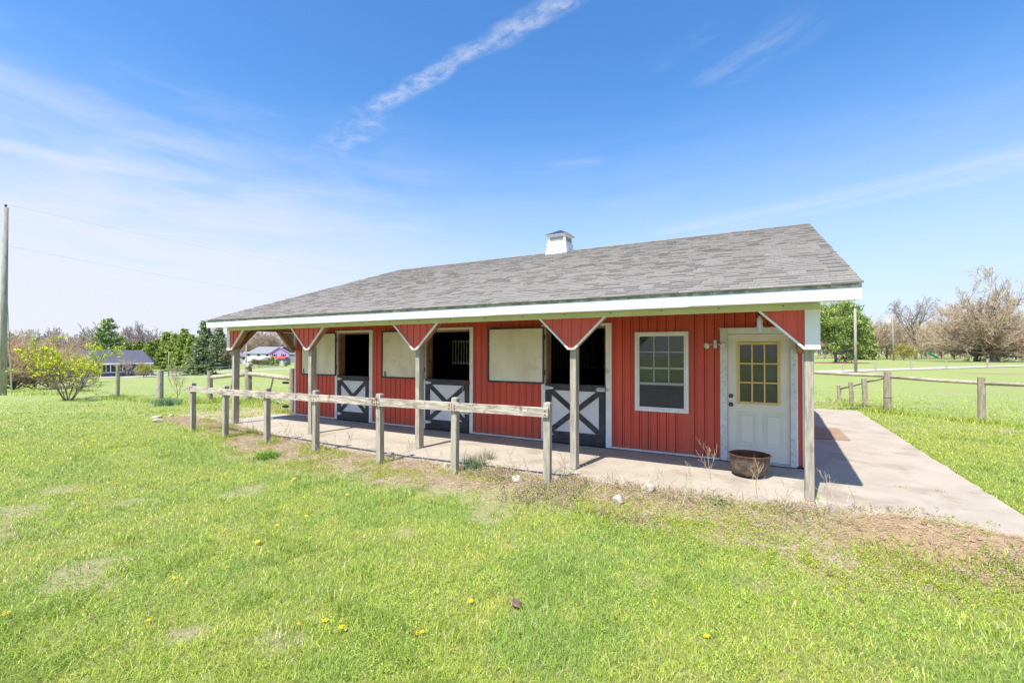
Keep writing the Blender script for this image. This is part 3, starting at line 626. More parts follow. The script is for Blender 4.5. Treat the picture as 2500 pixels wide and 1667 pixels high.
f = MB(); f.box(-1.047, -.1785, -.075, .05, .012, .043, bev=.008); f.build('threshold', M['galv'], ed)
# cupola
cu = thing('cupola', None, None, (-5.87, RY, 0)); cu.parent = barn
def frus(mb, w0, w1, z0, z1): 
    a, c = w0/2, w1/2; mb.add([(-a, -a, z0), (a, -a, z0), (a, a, z0), (-a, a, z0), (-c, -c, z1), (c, -c, z1), (c, c, z1), (-c, c, z1)], [(3, 2, 1, 0), (4, 5, 6, 7), (0, 1, 5, 4), (1, 2, 6, 5), (2, 3, 7, 6), (3, 0, 4, 7)])
f = MB(); frus(f, .74, .58, 4.45, 4.955); f.box(-.305, .305, -.305, .305, 4.956, 4.985)
for sx in (-1, 1):
    for sy in (-1, 1): f.box(min(sx*.275, sx*.215), max(sx*.275, sx*.215), min(sy*.275, sy*.215), max(sy*.275, sy*.215), 4.986, 5.20)
f.box(-.274, .274, -.274, .274, 5.150, 5.205); f.box(-.2745, .2745, -.2745, .2745, 4.9855, 5.012); f.box(-.34, .34, -.34, .34, 5.206, 5.222); f.build('cupola_body', M['white'], cu)
f = MB()
for k in range(6):
    z = 5.025+k*.021
    f.add([(-.214, -.262, z), (.214, -.262, z), (.214, -.235, z+.015), (-.214, -.235, z+.015)], [(0, 1, 2, 3)]); f.add([(.262, -.214, z), (.262, .214, z), (.235, .214, z+.015), (.235, -.214, z+.015)], [(0, 1, 2, 3)])
    f.add([(-.262, -.214, z), (-.262, .214, z), (-.235, .214, z+.015), (-.235, -.214, z+.015)], [(0, 1, 2, 3)])
f.box(-.23, .23, -.23, .23, 4.99, 5.14); f.build('louvre', M['hwhite'], cu)
f = MB(); frus(f, .70, .03, 5.2225, 5.40); f.build('cupola_roof', M['navyroof'], cu)

# ------------------------------------------------------------------ things on and by the barn
fl = thing('floodlight', 'twin spotlight fitting with two glass bulbs between the window and the cream door', 'light', (-1.225, -.02, 1.89))
f = MB(); f.box(-.026, .026, -.03, .005, -.065, .065, bev=.004); f.build('mount_box', M['galv'], fl)
for s in (-1, 1):
    lh = MB(); lh.tube([(s*.02, -.03, 0), (s*.045, -.04, .0), (s*.075, -.05, -.003)], [.010, .013, .017], 10)
    arm = lh.build('lamp_arm', M['galv'], fl, smooth=True)
    bl = MB(); bl.lathe([(.016, 0), (.020, .018), (.042, .045), (.054, .066), (.055, .076), (.046, .088), (0, .094)], n=20)
    di = Vector((s*.62, -.72, -.30)).normalized(); q = Vector((0, 0, 1)).rotation_difference(di); bl.v = [tuple(q @ Vector(v)+Vector((s*.080, -.055, -.003))) for v in bl.v]
    bl.build('bulb', M['lampglass'], fl, smooth=True)
bt = thing('plastic_bottle', 'cloudy clear plastic bottle hanging upside down under the eave above the door', 'bottle', (-.568, -1.74, 2.268))
f = MB(); f.box(-.024, .024, -.006, .006, -.055, .0); f.build('hanger', M['rust'], bt)
f = MB(); f.lathe([(0, -.055), (.016, -.058), (.016, -.075), (.034, -.10), (.036, -.135), (.028, -.155), (.036, -.175), (.037, -.215), (.030, -.235), (.038, -.255), (.036, -.268), (0, -.262)], n=18); f.build('bottle_body', M['plastic'], bt, smooth=True)
kt = thing('iron_kettle', 'rusty open cast iron cauldron standing on the porch before the cream door', 'cauldron', (-.715, -.83, 0))
f = MB(); f.lathe([(.0, .014), (.12, .014), (.185, .03), (.228, .07), (.247, .13), (.254, .22), (.260, .29), (.272, .300), (.272, .310), (.256, .311)], n=48); f.build('kettle_body', M['kettle'], kt, smooth=True)
f = MB(); f.lathe([(.257, .3105), (.266, .315), (.274, .311), (.273, .305)], n=48); f.lathe([(.256, .310), (.248, .22), (.238, .14), (.215, .08), (.15, .045), (0, .035)], n=48); f.build('kettle_lining', M['rust'], kt, smooth=True)
f = MB()
for k in range(3):
    f = MB(); q = k*2.1+.3; f.tube([(.16*math.cos(q), .16*math.sin(q), .03), (.17*math.cos(q), .17*math.sin(q), .0)], [.02, .013], 8); f.build('foot', M['kettle'], kt)
f = MB(); f.prism([(.02, 2.93), (.97, 3.05), (.95, 4.70), (.02, 4.6)], .003, .017, 'z'); o = f.build('plywood_board', M['ply']); tag(o, 'flat brown plywood board lying on the path beside the barn', 'board')
# front rail fence
FP = [(-11.761, -2.670), (-10.321, -2.761), (-9.0, -2.70), (-7.441, -2.807), (-5.861, -2.844), (-4.487, -2.736), (-3.044, -2.646)]; PT = [1.04, 1.035, 1.035, 1.058, 1.076, 1.076, 1.075]
rf = thing('rail_fence', 'weathered single rail fence of seven square posts running in front of the porch', 'fence')
fr0 = random.Random(3); tops = []
for i, (x, y) in enumerate(FP):
    f = MB(); hw = .0445; z0, z1 = -.28, PT[i]; ln_ = (fr0.uniform(-.012, .012), fr0.uniform(-.01, .01)); an = math.atan2(FP[min(i+1, 6)][1]-FP[max(i-1, 0)][1], FP[min(i+1, 6)][0]-FP[max(i-1, 0)][0]); ca, sa = math.cos(an), math.sin(an)
    vs = []
    for z, s_, lx in ((z0, 1, 0), (z1, 1, 1), (z1+.018, .72, 1)):
        for a, c in ((-1, -1), (1, -1), (1, 1), (-1, 1)): px, py = a*hw*s_, c*hw*s_; vs.append((x+px*ca-py*sa+ln_[0]*lx, y+px*sa+py*ca+ln_[1]*lx, z))
    f.add(vs, [(3, 2, 1, 0), (0, 1, 5, 4), (1, 2, 6, 5), (2, 3, 7, 6), (3, 0, 4, 7), (4, 5, 9, 8), (5, 6, 10, 9), (6, 7, 11, 10), (7, 4, 8, 11), (8, 9, 10, 11)]); f.build('post', M['post'], rf)
ZT = [q-.05 for q in PT]
for i in range(6):
    a, c = Vector((*FP[i], ZT[i]-.06)), Vector((*FP[i+1], ZT[i+1]-.06)); d = (c-a).normalized(); nrm = Vector((d.y, -d.x, 0)).normalized()*(.0445+.021)
    if i == 0: a = a-d*.14
    if i == 5: c = c+d*.045
    f = MB(); K = 8; pts = [a+nrm+(c-a)*(k/K)+Vector((0, 0, fr0.uniform(-.004, .004))) for k in range(K+1)]; pts[0] += d*.003; pts[-1] -= d*.003
    vs = []
    for p in pts:
        for e, zz in ((-.019, -.06), (.019, -.06), (.019, .058), (.012, .062), (-.012, .062), (-.019, .058)): vs.append(p+nrm.normalized()*e+Vector((0, 0, zz+fr0.uniform(-.0015, .0015))))
    fs = [tuple(range(6)), tuple(range(6*K, 6*K+6))]
    for k in range(K):
        for j in range(6): fs.append((k*6+j, k*6+(j+1) % 6, (k+1)*6+(j+1) % 6, (k+1)*6+j))
    f.add(vs, fs); rl = f.build('rail', M['rail'], rf)
    for q in (a+d*.045 if i else a+d*.17, c-d*.045):
        bo = MB()
        for zz in (.018, -.03): pq = q+nrm*1.0+nrm.normalized()*.019; bo.tube([pq+Vector((0, 0, zz)), pq+nrm.normalized()*.008+Vector((0, 0, zz))], .009, 6)
        bo.build('bolt', M['rust'], rl)
# ------------------------------------------------------------------ vegetation generators
def tubes_np(P0, P1, R0, R1, sides=3):
    """many tapered little prisms at once -> V, F"""
    P0, P1 = np.asarray(P0, float), np.asarray(P1, float); R0, R1 = np.asarray(R0), np.asarray(R1)
    t = P1-P0; t /= np.linalg.norm(t, axis=1)[:, None]+1e-9; a = np.where(np.abs(t[:, 2:3]) < .9, [[0, 0, 1.]], [[1., 0, 0]])
    u = np.cross(t, a); u /= np.linalg.norm(u, axis=1)[:, None]+1e-9; v = np.cross(t, u); n = len(P0); V = np.empty((n, 2*sides, 3))
    for k in range(sides):
        q = 2*math.pi*k/sides; d = u*math.cos(q)+v*math.sin(q); V[:, k] = P0+d*R0[:, None]; V[:, sides+k] = P1+d*R1[:, None]
    f = np.array([(k, (k+1) % sides, sides+(k+1) % sides, sides+k) for k in range(sides)])
    return V.reshape(-1, 3), (f[None]+(np.arange(n)*2*sides)[:, None, None]).reshape(-1, 4)
def grow(seed, trunk, lev, up=.15, wob=.18, segs=4, start=.25, base_r=.2, lean=(0, 0), flat=1.0, fan=False):
    """branch skeleton; lev = list of (count, length ratio, angle in degrees); returns segments with their level and the tips"""
    rng = random.Random(seed); S = []; tips = []
    def branch(p, d, L, r, l):
        n = max(2, segs-l//2) if l else segs+2; pts = [p]; q = p.copy(); dd = d.copy(); rs = [r]
        for k in range(n):
            dd = (dd+Vector((rng.gauss(0, wob), rng.gauss(0, wob), rng.gauss(0, wob*.7)+up*(1 if l else .3)))/n**.5*.8).normalized(); q = q+dd*(L/n); pts.append(q.copy()); rs.append(r*(1-.75*(k+1)/n) if l else r*(1-.5*(k+1)/n))
        for k in range(n): S.append((pts[k], pts[k+1], rs[k], rs[k+1], l))
        if l >= len(lev): tips.append((pts[-1], dd)); return
        cnt, ratio, ang = lev[l]; tips.append((pts[-1], dd))
        for c in range(cnt):
            f_ = start+(1-start)*(c+rng.random())/cnt if l == 0 else .22+.78*(c+rng.random())/cnt
            f_ = min(f_, .999); k = min(int(f_*n), n-1); o = pts[k].lerp(pts[k+1], f_*n-k); ax = (pts[k+1]-pts[k]).normalized()
            az = rng.random()*6.283 if l else c*2.4+rng.uniform(-.4, .4); a = R(ang*(rng.uniform(.7, 1.25) if l or not fan else rng.uniform(.12, 1.15))); e = ax.cross(Vector((.3, .2, 1) if abs(ax.z) < .8 else (1, .2, 0))).normalized(); g_ = ax.cross(e)
            nd = (ax*math.cos(a)+(e*math.cos(az)+g_*math.sin(az))*math.sin(a)); nd.z *= flat; nd.normalize()
            branch(o, nd, L*ratio*rng.uniform(.7, 1.2)*(1.1-.45*f_ if l == 0 else 1-.3*f_), rs[k]*.62, l+1)
    branch(Vector((0, 0, 0)), Vector((lean[0], lean[1], 1)).normalized(), trunk, base_r, 0)
    return S, tips
def seg_mesh(name, S, m, parent, lo, hi, rmin=.01, sides=3):
    q = [s for s in S if lo <= s[4] <= hi]
    if not q: return None
    V, F = tubes_np([s[0] for s in q], [s[1] for s in q], np.maximum([s[2] for s in q], rmin), np.maximum([s[3] for s in q], rmin*.7), sides)
    return npmesh(name, V, F, m, None, parent)
def leaf_tris(rng, C, n, spread, size, col, up=.3, var=.25, long_=1.0, flatz=1.0):
    """n small leaf faces round each centre"""
    C = np.repeat(np.asarray(C, float), n, 0); N = len(C); o = rng.normal(0, 1, (N, 3))*spread; o[:, 2] *= flatz; c = C+o
    a = rng.normal(0, 1, (N, 3)); a[:, 2] += up; a /= np.linalg.norm(a, axis=1)[:, None]; b = rng.normal(0, 1, (N, 3)); b -= a*(a*b).sum(1)[:, None]; b /= np.linalg.norm(b, axis=1)[:, None]
    s = size*rng.uniform(.6, 1.3, (N, 1)); V = np.stack([c-a*s*long_*.5-b*s*.0, c+b*s*.35, c+a*s*long_*.6, c-b*s*.35], 1)
    F = np.arange(N*4).reshape(N, 4); g_ = rng.uniform(1-var, 1+var, (N, 1)); h_ = rng.uniform(-.12, .12, (N, 1)); cc = np.array(col)[None]*g_; cc = cc*np.concatenate([1+h_, np.ones((N, 1)), 1-h_], 1)
    return V.reshape(-1, 3), F, np.repeat(cc, 4, 0)
def merge(parts):
    V = []; F = []; C = []; n = 0
    for v, f, c in parts: V.append(v); F.append(f+n); C.append(c); n += len(v)
    return np.concatenate(V), np.concatenate(F), np.concatenate(C)
def proto_bare(name, seed, h_, m, bark='bark', spread=38, lv=(9, 7, 6, 5), up=.22, rmin=.02, start=.22, tr=.5, r=None, flat=1.0, round_=None, fan=False):
    r = r or h_*.018
    S, tips = grow(seed, h_*tr, [(q_, e_, a_) for q_, (e_, a_) in zip(lv, ((.85 if not fan else fan, spread), (.5, 36), (.5, 38), (.5, 40), (.5, 42)))], fan=bool(fan), up=up, start=start, base_r=r, flat=flat)
    zt = max(s[1].z for s in S); k = h_/zt; wt = max(math.hypot(s[1].x, s[1].y) for s in S)*k; kx = k if round_ is None else min(1.6, max(.7, round_*h_/2/(wt*.8)))*k
    S = [(Vector((a.x*kx, a.y*kx, a.z*k)), Vector((b_.x*kx, b_.y*kx, b_.z*k)), c, d, l) for a, b_, c, d, l in S]
    if round_:      # pull stray limbs in to a rounded crown
        W_, Hh = round_*h_/2, h_*.56; zc = h_*.44
        def sq(p):
            d = math.sqrt((p.x**2+p.y**2)/W_**2+((p.z-zc)/Hh)**2); f_ = 1 if d < .75 else (.75+.25*(1-math.exp(-(d-.75)/.25)))/d; return Vector((p.x*f_, p.y*f_, zc+(p.z-zc)*f_ if p.z > zc*.5 else p.z))
        S = [(sq(a), sq(b_), c, d, l) for a, b_, c, d, l in S]
    t = bpy.data.objects.new(name, None); COL.objects.link(t); t.empty_display_size = .3
    seg_mesh('trunk', S, M[bark], t, 0, 1, rmin*1.5, 6); seg_mesh('crown', S, m, t, 2, 9, rmin, 3); return t
def place(t, p, s=1.0, rz=0.0, sx=None, label=None, cat=None, group=None):
    t.location = p; t.rotation_euler = (0, 0, rz); t.scale = ((sx or s), (sx or s), s); return tag(t, label, cat, group)
def proto_conifer(name, seed, h_, rad, col, n=9, droop=.25, gap=.5, base=.04, dens=1.0, power=.9, tip=None):
    rng = np.random.default_rng(seed); t = bpy.data.objects.new(name, None); COL.objects.link(t)
    tm = MB(); tm.tube([(0, 0, -.2), (0, 0, h_*.5), (0, 0, h_*.98)], [h_*.018, h_*.012, .02], 6); tm.build('trunk', M['bark'], t)
    cs = []; b0 = []; b1 = []; z = h_*base
    while z < h_*.985:
        fz = z/h_; rr_ = rad*((1-fz)**power)*rng.uniform(.82, 1.12)+.08; k = int(n*(.5+.5*(1-fz)))+2
        for i in range(k):
            az = rng.uniform(0, 6.283); L = rr_*rng.uniform(.65, 1.1); m_ = max(3, int(L/.28*dens))
            for q in range(m_):
                f_ = (q+rng.uniform(.2, 1))/m_
                if f_ < .15: continue
                sw = rng.normal(0, .10+.05*L)*f_; r_ = L*f_; cs.append((math.cos(az)*r_-math.sin(az)*sw, math.sin(az)*r_+math.cos(az)*sw, z-droop*r_+.12*r_*f_*f_))
            b0.append((0, 0, z)); b1.append((math.cos(az)*L*.8, math.sin(az)*L*.8, z-droop*L*.7))
        z += gap*rng.uniform(.7, 1.3)*(.5+.6*(1-fz))
    cs = np.array(cs); br = rng.uniform(.75, 1.2, len(cs)); P_ = []
    for lo_, c in ((0, col), (1, tip or tuple(x*1.35 for x in col))):
        sel = cs[(br > 1.06) == bool(lo_)]; P_.append(leaf_tris(rng, sel, 5, .10+.012*h_, .30+.012*h_, c, up=-.1, long_=1.3, flatz=.55))
    V, F, C = merge(P_); npmesh('crown', V, F, M['leaf'], C, t)
    V, F = tubes_np(b0, b1, np.full(len(b0), .04), np.full(len(b0), .015)); npmesh('limbs', V, F, M['bark'], None, t); return t
def drop_at(u, D, dz=0.0):
    p = at(u, D); return (p[0], p[1], p[2]+dz)

# ------------------------------------------------------------------ far background
wood = []      # a far-off wood that reads as one mass: bare crowns along the horizon
rngw = random.Random(11); protoS = [grow(300+k, 7.0, [(9, .8, 42), (7, .55, 40), (5, .5, 40), (5, .5, 40)], up=.2, start=.15, base_r=.2)[0] for k in range(4)]
def segs_at(S, p, s, rz):
    a0 = np.array([q[0] for q in S]); a1 = np.array([q[1] for q in S]); c, s_ = math.cos(rz), math.sin(rz); Rm = np.array([[c, -s_, 0], [s_, c, 0], [0, 0, 1]])
    return (a0@Rm.T)*s+p, (a1@Rm.T)*s+p, np.array([q[2] for q in S])*s, np.array([q[3] for q in S])*s
def woodland(name, specs, m, label, rmin):
    A0 = []; A1 = []; B0 = []; B1 = []
    for u, D_, s in specs:
        p = np.array(drop_at(u, D_)); a, b_, c, d = segs_at(protoS[rngw.randrange(4)], p, s, rngw.random()*6.28); A0.append(a); A1.append(b_); B0.append(np.maximum(c, rmin)); B1.append(np.maximum(d, rmin*.8))
    V, F = tubes_np(np.concatenate(A0), np.concatenate(A1), np.concatenate(B0), np.concatenate(B1)); o = npmesh(name, V, F, m); return tag(o, label, None, kind='stuff')
woodland('distant_woodland', [(u+rngw.uniform(-12, 12), rngw.uniform(180, 270) if u < 540 else rngw.uniform(245, 290), rngw.uniform(1.15, 1.6)) for u in range(-60, 830, 14)], M['twiggrey'], 'leafless grey brown woods along the horizon at the left', .05)
woodland('distant_woodland', [(u+rngw.uniform(-12, 12), rngw.uniform(170, 240), rngw.uniform(1.1, 1.65)) for u in range(1960, 2640, 15)], M['twigpink'], 'leafless reddish brown woods along the horizon at the right', .045)
woodland('undergrowth', [(u+rngw.uniform(-8, 8), rngw.uniform(120, 165), rngw.uniform(.35, .75)) for u in list(range(-60, 560, 7))], M['twig'], 'low brushy undergrowth at the foot of the far left woods', .035)
woodland('undergrowth', [(u+rngw.uniform(-8, 8), rngw.uniform(125, 170), rngw.uniform(.35, .9)) for u in list(range(1985, 2620, 5))], M['twig'], 'low brushy undergrowth at the foot of the far right woods', .035)

woodland('undergrowth', [(u+rngw.uniform(-8, 8), rngw.uniform(245, 285), rngw.uniform(.6, 1.1)) for u in list(range(560, 860, 6))], M['twig'], 'brushy woods edge behind the white house', .05)
bp = [proto_bare('bare_tree', 40+k, 10.0, M['twig'], lv=(14, 8, 6, 5), rmin=.022, round_=1.0, tr=.28, start=.35, r=.16, spread=50, fan=2.4) for k in range(3)]
bare_specs = [   # u, depth, height, width factor, label
    (560, 205, 14, 1.1, 'bare grey tree behind the conifers, just left of the porch corner'), (412, 190, 13, 1.2, 'rounded bare tree rising above the conifer row'),
    (330, 180, 11.5, 1.1, 'bare tree immediately right of the tall pine'), (198, 170, 13, 1.3, 'spreading bare tree left of the tall pine'), (150, 185, 13, 1.2, 'bare tree above the yellow leafed shrub'),
    (640, 235, 21, 1.1, 'large bare tree behind the left wing of the white house'), (668, 245, 19, 1.1, 'bare tree behind the ridge of the white house'), (712, 240, 19, 1.2, 'bare tree behind the lilac gable'), (610, 240, 15, 1.2, 'bare tree seen beside the leftmost porch post')]
used = set()
def bare(i, protos, p, s, sx, rz, label, group=None, cat='tree'):
    pr = protos[i % len(protos)]; o = pr if pr.name not in used else copy_tree(pr); used.add(pr.name); return place(o, p, s, rz, sx, label, cat, group)
for i, (u, D_, h_, wf, lb) in enumerate(bare_specs): bare(i, bp, drop_at(u, D_), h_/10, h_/10*wf, i*1.3, lb, 'bare trees on the left skyline')
# right side bare trees
big = proto_bare('bare_tree', 71, 17.0, M['twigpink'], spread=80, lv=(30, 10, 8, 7), up=.10, rmin=.024, start=.35, tr=.16, r=.40, round_=1.3, fan=4.2)
place(big, drop_at(2425, 84), 1.12, 0, 1.15, 'huge round crowned bare tree at the right edge of the photo', 'tree')
b2 = proto_bare('bare_tree', 72, 13.0, M['twigpink'], spread=82, lv=(18, 9, 7, 6), up=.10, rmin=.024, start=.35, tr=.16, r=.36, round_=1.5, fan=4.0)
place(b2, drop_at(2382, 88), 1.0, 1, 1.15, 'wide bare tree left of and behind the huge round crowned one', 'tree')
o = copy_tree(b2); place(o, drop_at(2540, 95), .95, 2.4, 1.2, 'bare tree cut off by the right edge of the photo', 'tree')
b3 = proto_bare('bare_tree', 75, 16.5, M['twiggrey'], spread=34, lv=(10, 7, 6, 5), up=.2, rmin=.022, start=.36, tr=.6, r=.30, round_=.85)
place(b3, drop_at(2236, 112), 1.03, .5, 1.05, 'tall slender dark bare tree behind the olive bush', 'tree')
rp = [proto_bare('bare_tree', 80+k, 10.0, M['twigpink'], lv=(18, 8, 7, 5), rmin=.02, spread=55, start=.2, up=.18, round_=1.1, tr=.2, r=.16, fan=3.4) for k in range(2)]
for i, (u, D_, h_, wf, lb) in enumerate([(2135, 118, 13.0, 1.1, 'pinkish budding tree left of the lamp pole'), (2165, 126, 12.0, 1.1, 'pinkish budding tree right behind the lamp pole'), (2105, 130, 13, 1, 'pinkish budding tree behind the tall thin pole'),
                                      (2300, 130, 12, 1.2, 'pinkish bare tree above the green slide'), (2330, 112, 9.0, 1.3, 'low pinkish bare tree right of the green slide'), (2480, 120, 13, 1.1, 'pinkish bare tree behind the white shed'),
                                      (2040, 150, 18, 1.0, 'bare tree poking out above the round evergreen'), (2262, 140, 11, 1.2, 'pinkish bare tree between the slender dark tree and the slide')]):
    bare(i, rp, drop_at(u, D_), h_/10, h_/10*wf, i*1.7, lb, 'budding trees on the right')
# tan willow thicket at the left
wp = [proto_bare('willow_bush', 90+k, 6.2, M['willow'], lv=(34, 10, 7, 5), rmin=.010, spread=62, start=.0, up=.22, tr=.12, r=.07, round_=1.5, fan=6.0) for k in range(2)]
for i, (u, D_, h_, wf, lb) in enumerate([(35, 44, 6.3, 1.2, 'tan leafless willow thicket right of the big utility pole'), (82, 47, 6.2, 1.15, 'tallest mound of the tan leafless willow thicket'), (118, 52, 5.6, 1.1, 'right end of the tan leafless willow thicket'), (-30, 42, 6.0, 1.3, 'tan leafless willow at the left edge behind the pole')]):
    bare(i, wp, drop_at(u, D_), h_/6.2, h_/6.2*wf, i*1.9, lb, 'tan willows', 'shrub')
tb = proto_bare('bare_tree', 97, 7.0, M['twig'], lv=(8, 6, 5, 4), rmin=.016, spread=45, start=.2, up=.15)
place(tb, drop_at(150, 60), 1.0, 0, 1.1, 'small crooked bare tree behind the yellow leafed shrub', 'tree')

# conifers
pine = proto_conifer('tall_pine', 5, 12.5, 4.9, (.24, .36, .15), n=8, droop=-.12, gap=1.0, base=.10, dens=1.25, power=.55, tip=(.46, .56, .20))
place(pine, drop_at(263, 104), .98, .3, None, 'tall layered pine standing behind the navy house', 'tree')
cp = [proto_conifer('conifer', 10+k, 9.0, 2.9-.3*k, (.30, .37, .10), n=12, droop=.10, gap=.45, dens=1.2, power=.62, tip=(.52, .60, .13)) for k in range(2)]
sp_ = [proto_conifer('spruce', 20+k, 9.0, 3.0, (.24, .29, .14), n=11, droop=.28, gap=.5, dens=1.2, power=.8, tip=(.38, .44, .25)) for k in range(2)]
con = [(312, 112, 7.2, 1.3, 0), (340, 114, 7.4, 1.2, 1), (366, 110, 7.2, 1.2, 0), (386, 112, 7.8, 1.0, 1), (407, 109, 9.3, .95, 0), (428, 108, 8.8, 1.0, 1), (449, 106, 9.8, .9, 0), (468, 104, 8.3, 1.0, 1)]
clab = ['low rounded conifer behind the chimney pipe of the navy house', 'low conifer behind the right half of the navy roof', 'conifer above the right end of the navy roof', 'conifer just right of the navy house', 'pointed conifer behind the small thin pole', 'conifer between the two tallest ones of the row', 'tallest bright green conifer of the row', 'right hand conifer of the bright green row']
for i, (u, D_, h_, wf, k) in enumerate(con):
    o = cp[k] if cp[k].name not in used else copy_tree(cp[k]); used.add(cp[k].name); place(o, drop_at(u, D_), h_/9, i*1.1, h_/9*wf, clab[i], 'tree', 'row of bright green conifers')
spr = [(500, 150, 15.5, 1.1, 0, 'tall dark spruce directly left of the porch corner'), (535, 158, 14.5, 1.0, 1, 'tall spruce partly hidden by the left end of the roof'), (478, 92, 6.6, .95, 1, 'bluish spruce in front of the conifer row'), (491, 84, 7.3, 1.25, 0, 'broad dark spruce at the right end of the conifer row'), (522, 120, 9.3, .95, 1, 'blue grey spruce left of the leftmost porch post'), (543, 125, 8.6, 1.0, 0, 'small spruce behind the leftmost porch post'), (676, 215, 7.5, .9, 1, 'lone spruce behind the ridge of the white house')]
for i, (u, D_, h_, wf, k, lb) in enumerate(spr):
    o = sp_[k] if sp_[k].name not in used else copy_tree(sp_[k]); used.add(sp_[k].name); place(o, drop_at(u, D_, -.4 if D_ < 200 else 0), h_/9, i*1.4, h_/9*wf, lb, 'tree', 'spruces near the porch corner')
ab = proto_conifer('arborvitae', 31, 2.6, .62, (.28, .40, .08), n=10, droop=-.3, gap=.14, dens=2.2, power=.5)
for i, (u, D_, h_, lb) in enumerate([(561, 150, 2.2, 'small upright arborvitae left of the leftmost porch post'), (657.5, 165, 2.5, 'small arborvitae left of the fullest one'), (664.5, 163, 3.0, 'fullest dark arborvitae in front of the red porch'), (676.5, 160, 2.3, 'narrow arborvitae before the grey shed'), (698, 150, 1.3, 'tiny arborvitae nearest the barn wall')]):
    o = ab if i == 0 else copy_tree(ab); place(o, drop_at(u, D_), h_/2.6, i, None, lb, 'shrub', 'arborvitae below the white house')
# round evergreen on the right
def leafy_tree(name, seed, h_, width, col, tip, lv, n=10, size=.3, spread=.4, tr=.5, start=.12, bark='bark', leaf_m='leaf', rbase=.22):
    S, tips = grow(seed, h_*tr, lv, up=.12, start=start, base_r=rbase); zt = max(s[1].z for s in S); wt = max(max(abs(s[1].x), abs(s[1].y)) for s in S); kz, kx = h_/zt, width/2/wt
    f_ = lambda p: Vector((p.x*kx, p.y*kx, p.z*kz)); S = [(f_(a), f_(b_), c, d, l) for a, b_, c, d, l in S]; tips = [f_(p) for p, d in tips]
    t = bpy.data.objects.new(name, None); COL.objects.link(t); seg_mesh('trunk', S, M[bark], t, 0, 1, .03, 6); seg_mesh('limbs', S, M[bark], t, 2, 9, .012, 3)
    rng = np.random.default_rng(seed); tp = np.array(tips); b_ = rng.random(len(tp)) < .4
    V, F, C = merge([leaf_tris(rng, tp[b_], n, spread, size, tip, up=.5, flatz=.5), leaf_tris(rng, tp[~b_], n, spread, size, col, up=.5, flatz=.5)]); npmesh('crown', V, F, M[leaf_m], C, t); return t
ev = leafy_tree('round_evergreen', 51, 10.3, 14.5, (.25, .35, .11), (.48, .54, .14), [(16, .8, 66), (8, .6, 45), (7, .5, 42)], n=22, size=.27, spread=.42, tr=.9, start=.08)
place(ev, drop_at(2040, 76), 1.0, 0, None, 'round bright evergreen tree in a ring of mulch right of the barn', 'tree')
ev2 = proto_conifer('conifer', 61, 10.5, 3.0, (.32, .36, .14), n=10, droop=.1, gap=.5, dens=1.1, power=.7); place(ev2, drop_at(2112, 112), 1.0, 0, 1.2, 'olive brown conifer behind the tall thin pole', 'tree')
mu_ = MB(); p = drop_at(2045, 75.5); mu_.lathe([(0, .10), (3.2, .09), (4.2, .03), (4.6, -.1)], 0, 0, 0, 28); o = mu_.build('mulch_ring', M['mulch']); o.location = p; tag(o, 'ring of reddish mulch under the round evergreen', 'mulch')
ol = leafy_tree('olive_bush', 66, 4.0, 8.0, (.46, .42, .10), (.55, .50, .13), [(18, .9, 50), (8, .6, 40), (5, .5, 38)], n=5, size=.16, spread=.25, tr=.5, start=.02, rbase=.08)
place(ol, drop_at(2206, 108), 1.0, 0, None, 'rounded olive yellow bush left of the green slide', 'shrub')
o = copy_tree(ol); place(o, drop_at(352, 76), .62, 1.2, .6, 'small olive bush in front of the right end of the navy house', 'shrub')
nb = leafy_tree('brown_bush', 67, 2.6, 9.0, (.20, .19, .07), (.24, .24, .08), [(18, .9, 55), (8, .6, 40), (5, .5, 38)], n=5, size=.2, spread=.25, tr=.5, start=.02, rbase=.07)
place(nb, drop_at(632, 145), 1.0, 0, 1.15, 'low olive brown bush in front of the white house', 'shrub')
rb_ = proto_bare('bare_bush', 68, 3.2, M['twigpink'], lv=(12, 7, 5), rmin=.014, spread=42, start=.03, up=.2, tr=.4, r=.06); place(rb_, drop_at(312, 79), 1.0, 0, 1.2, 'reddish bare bush before the windows of the navy house', 'shrub')

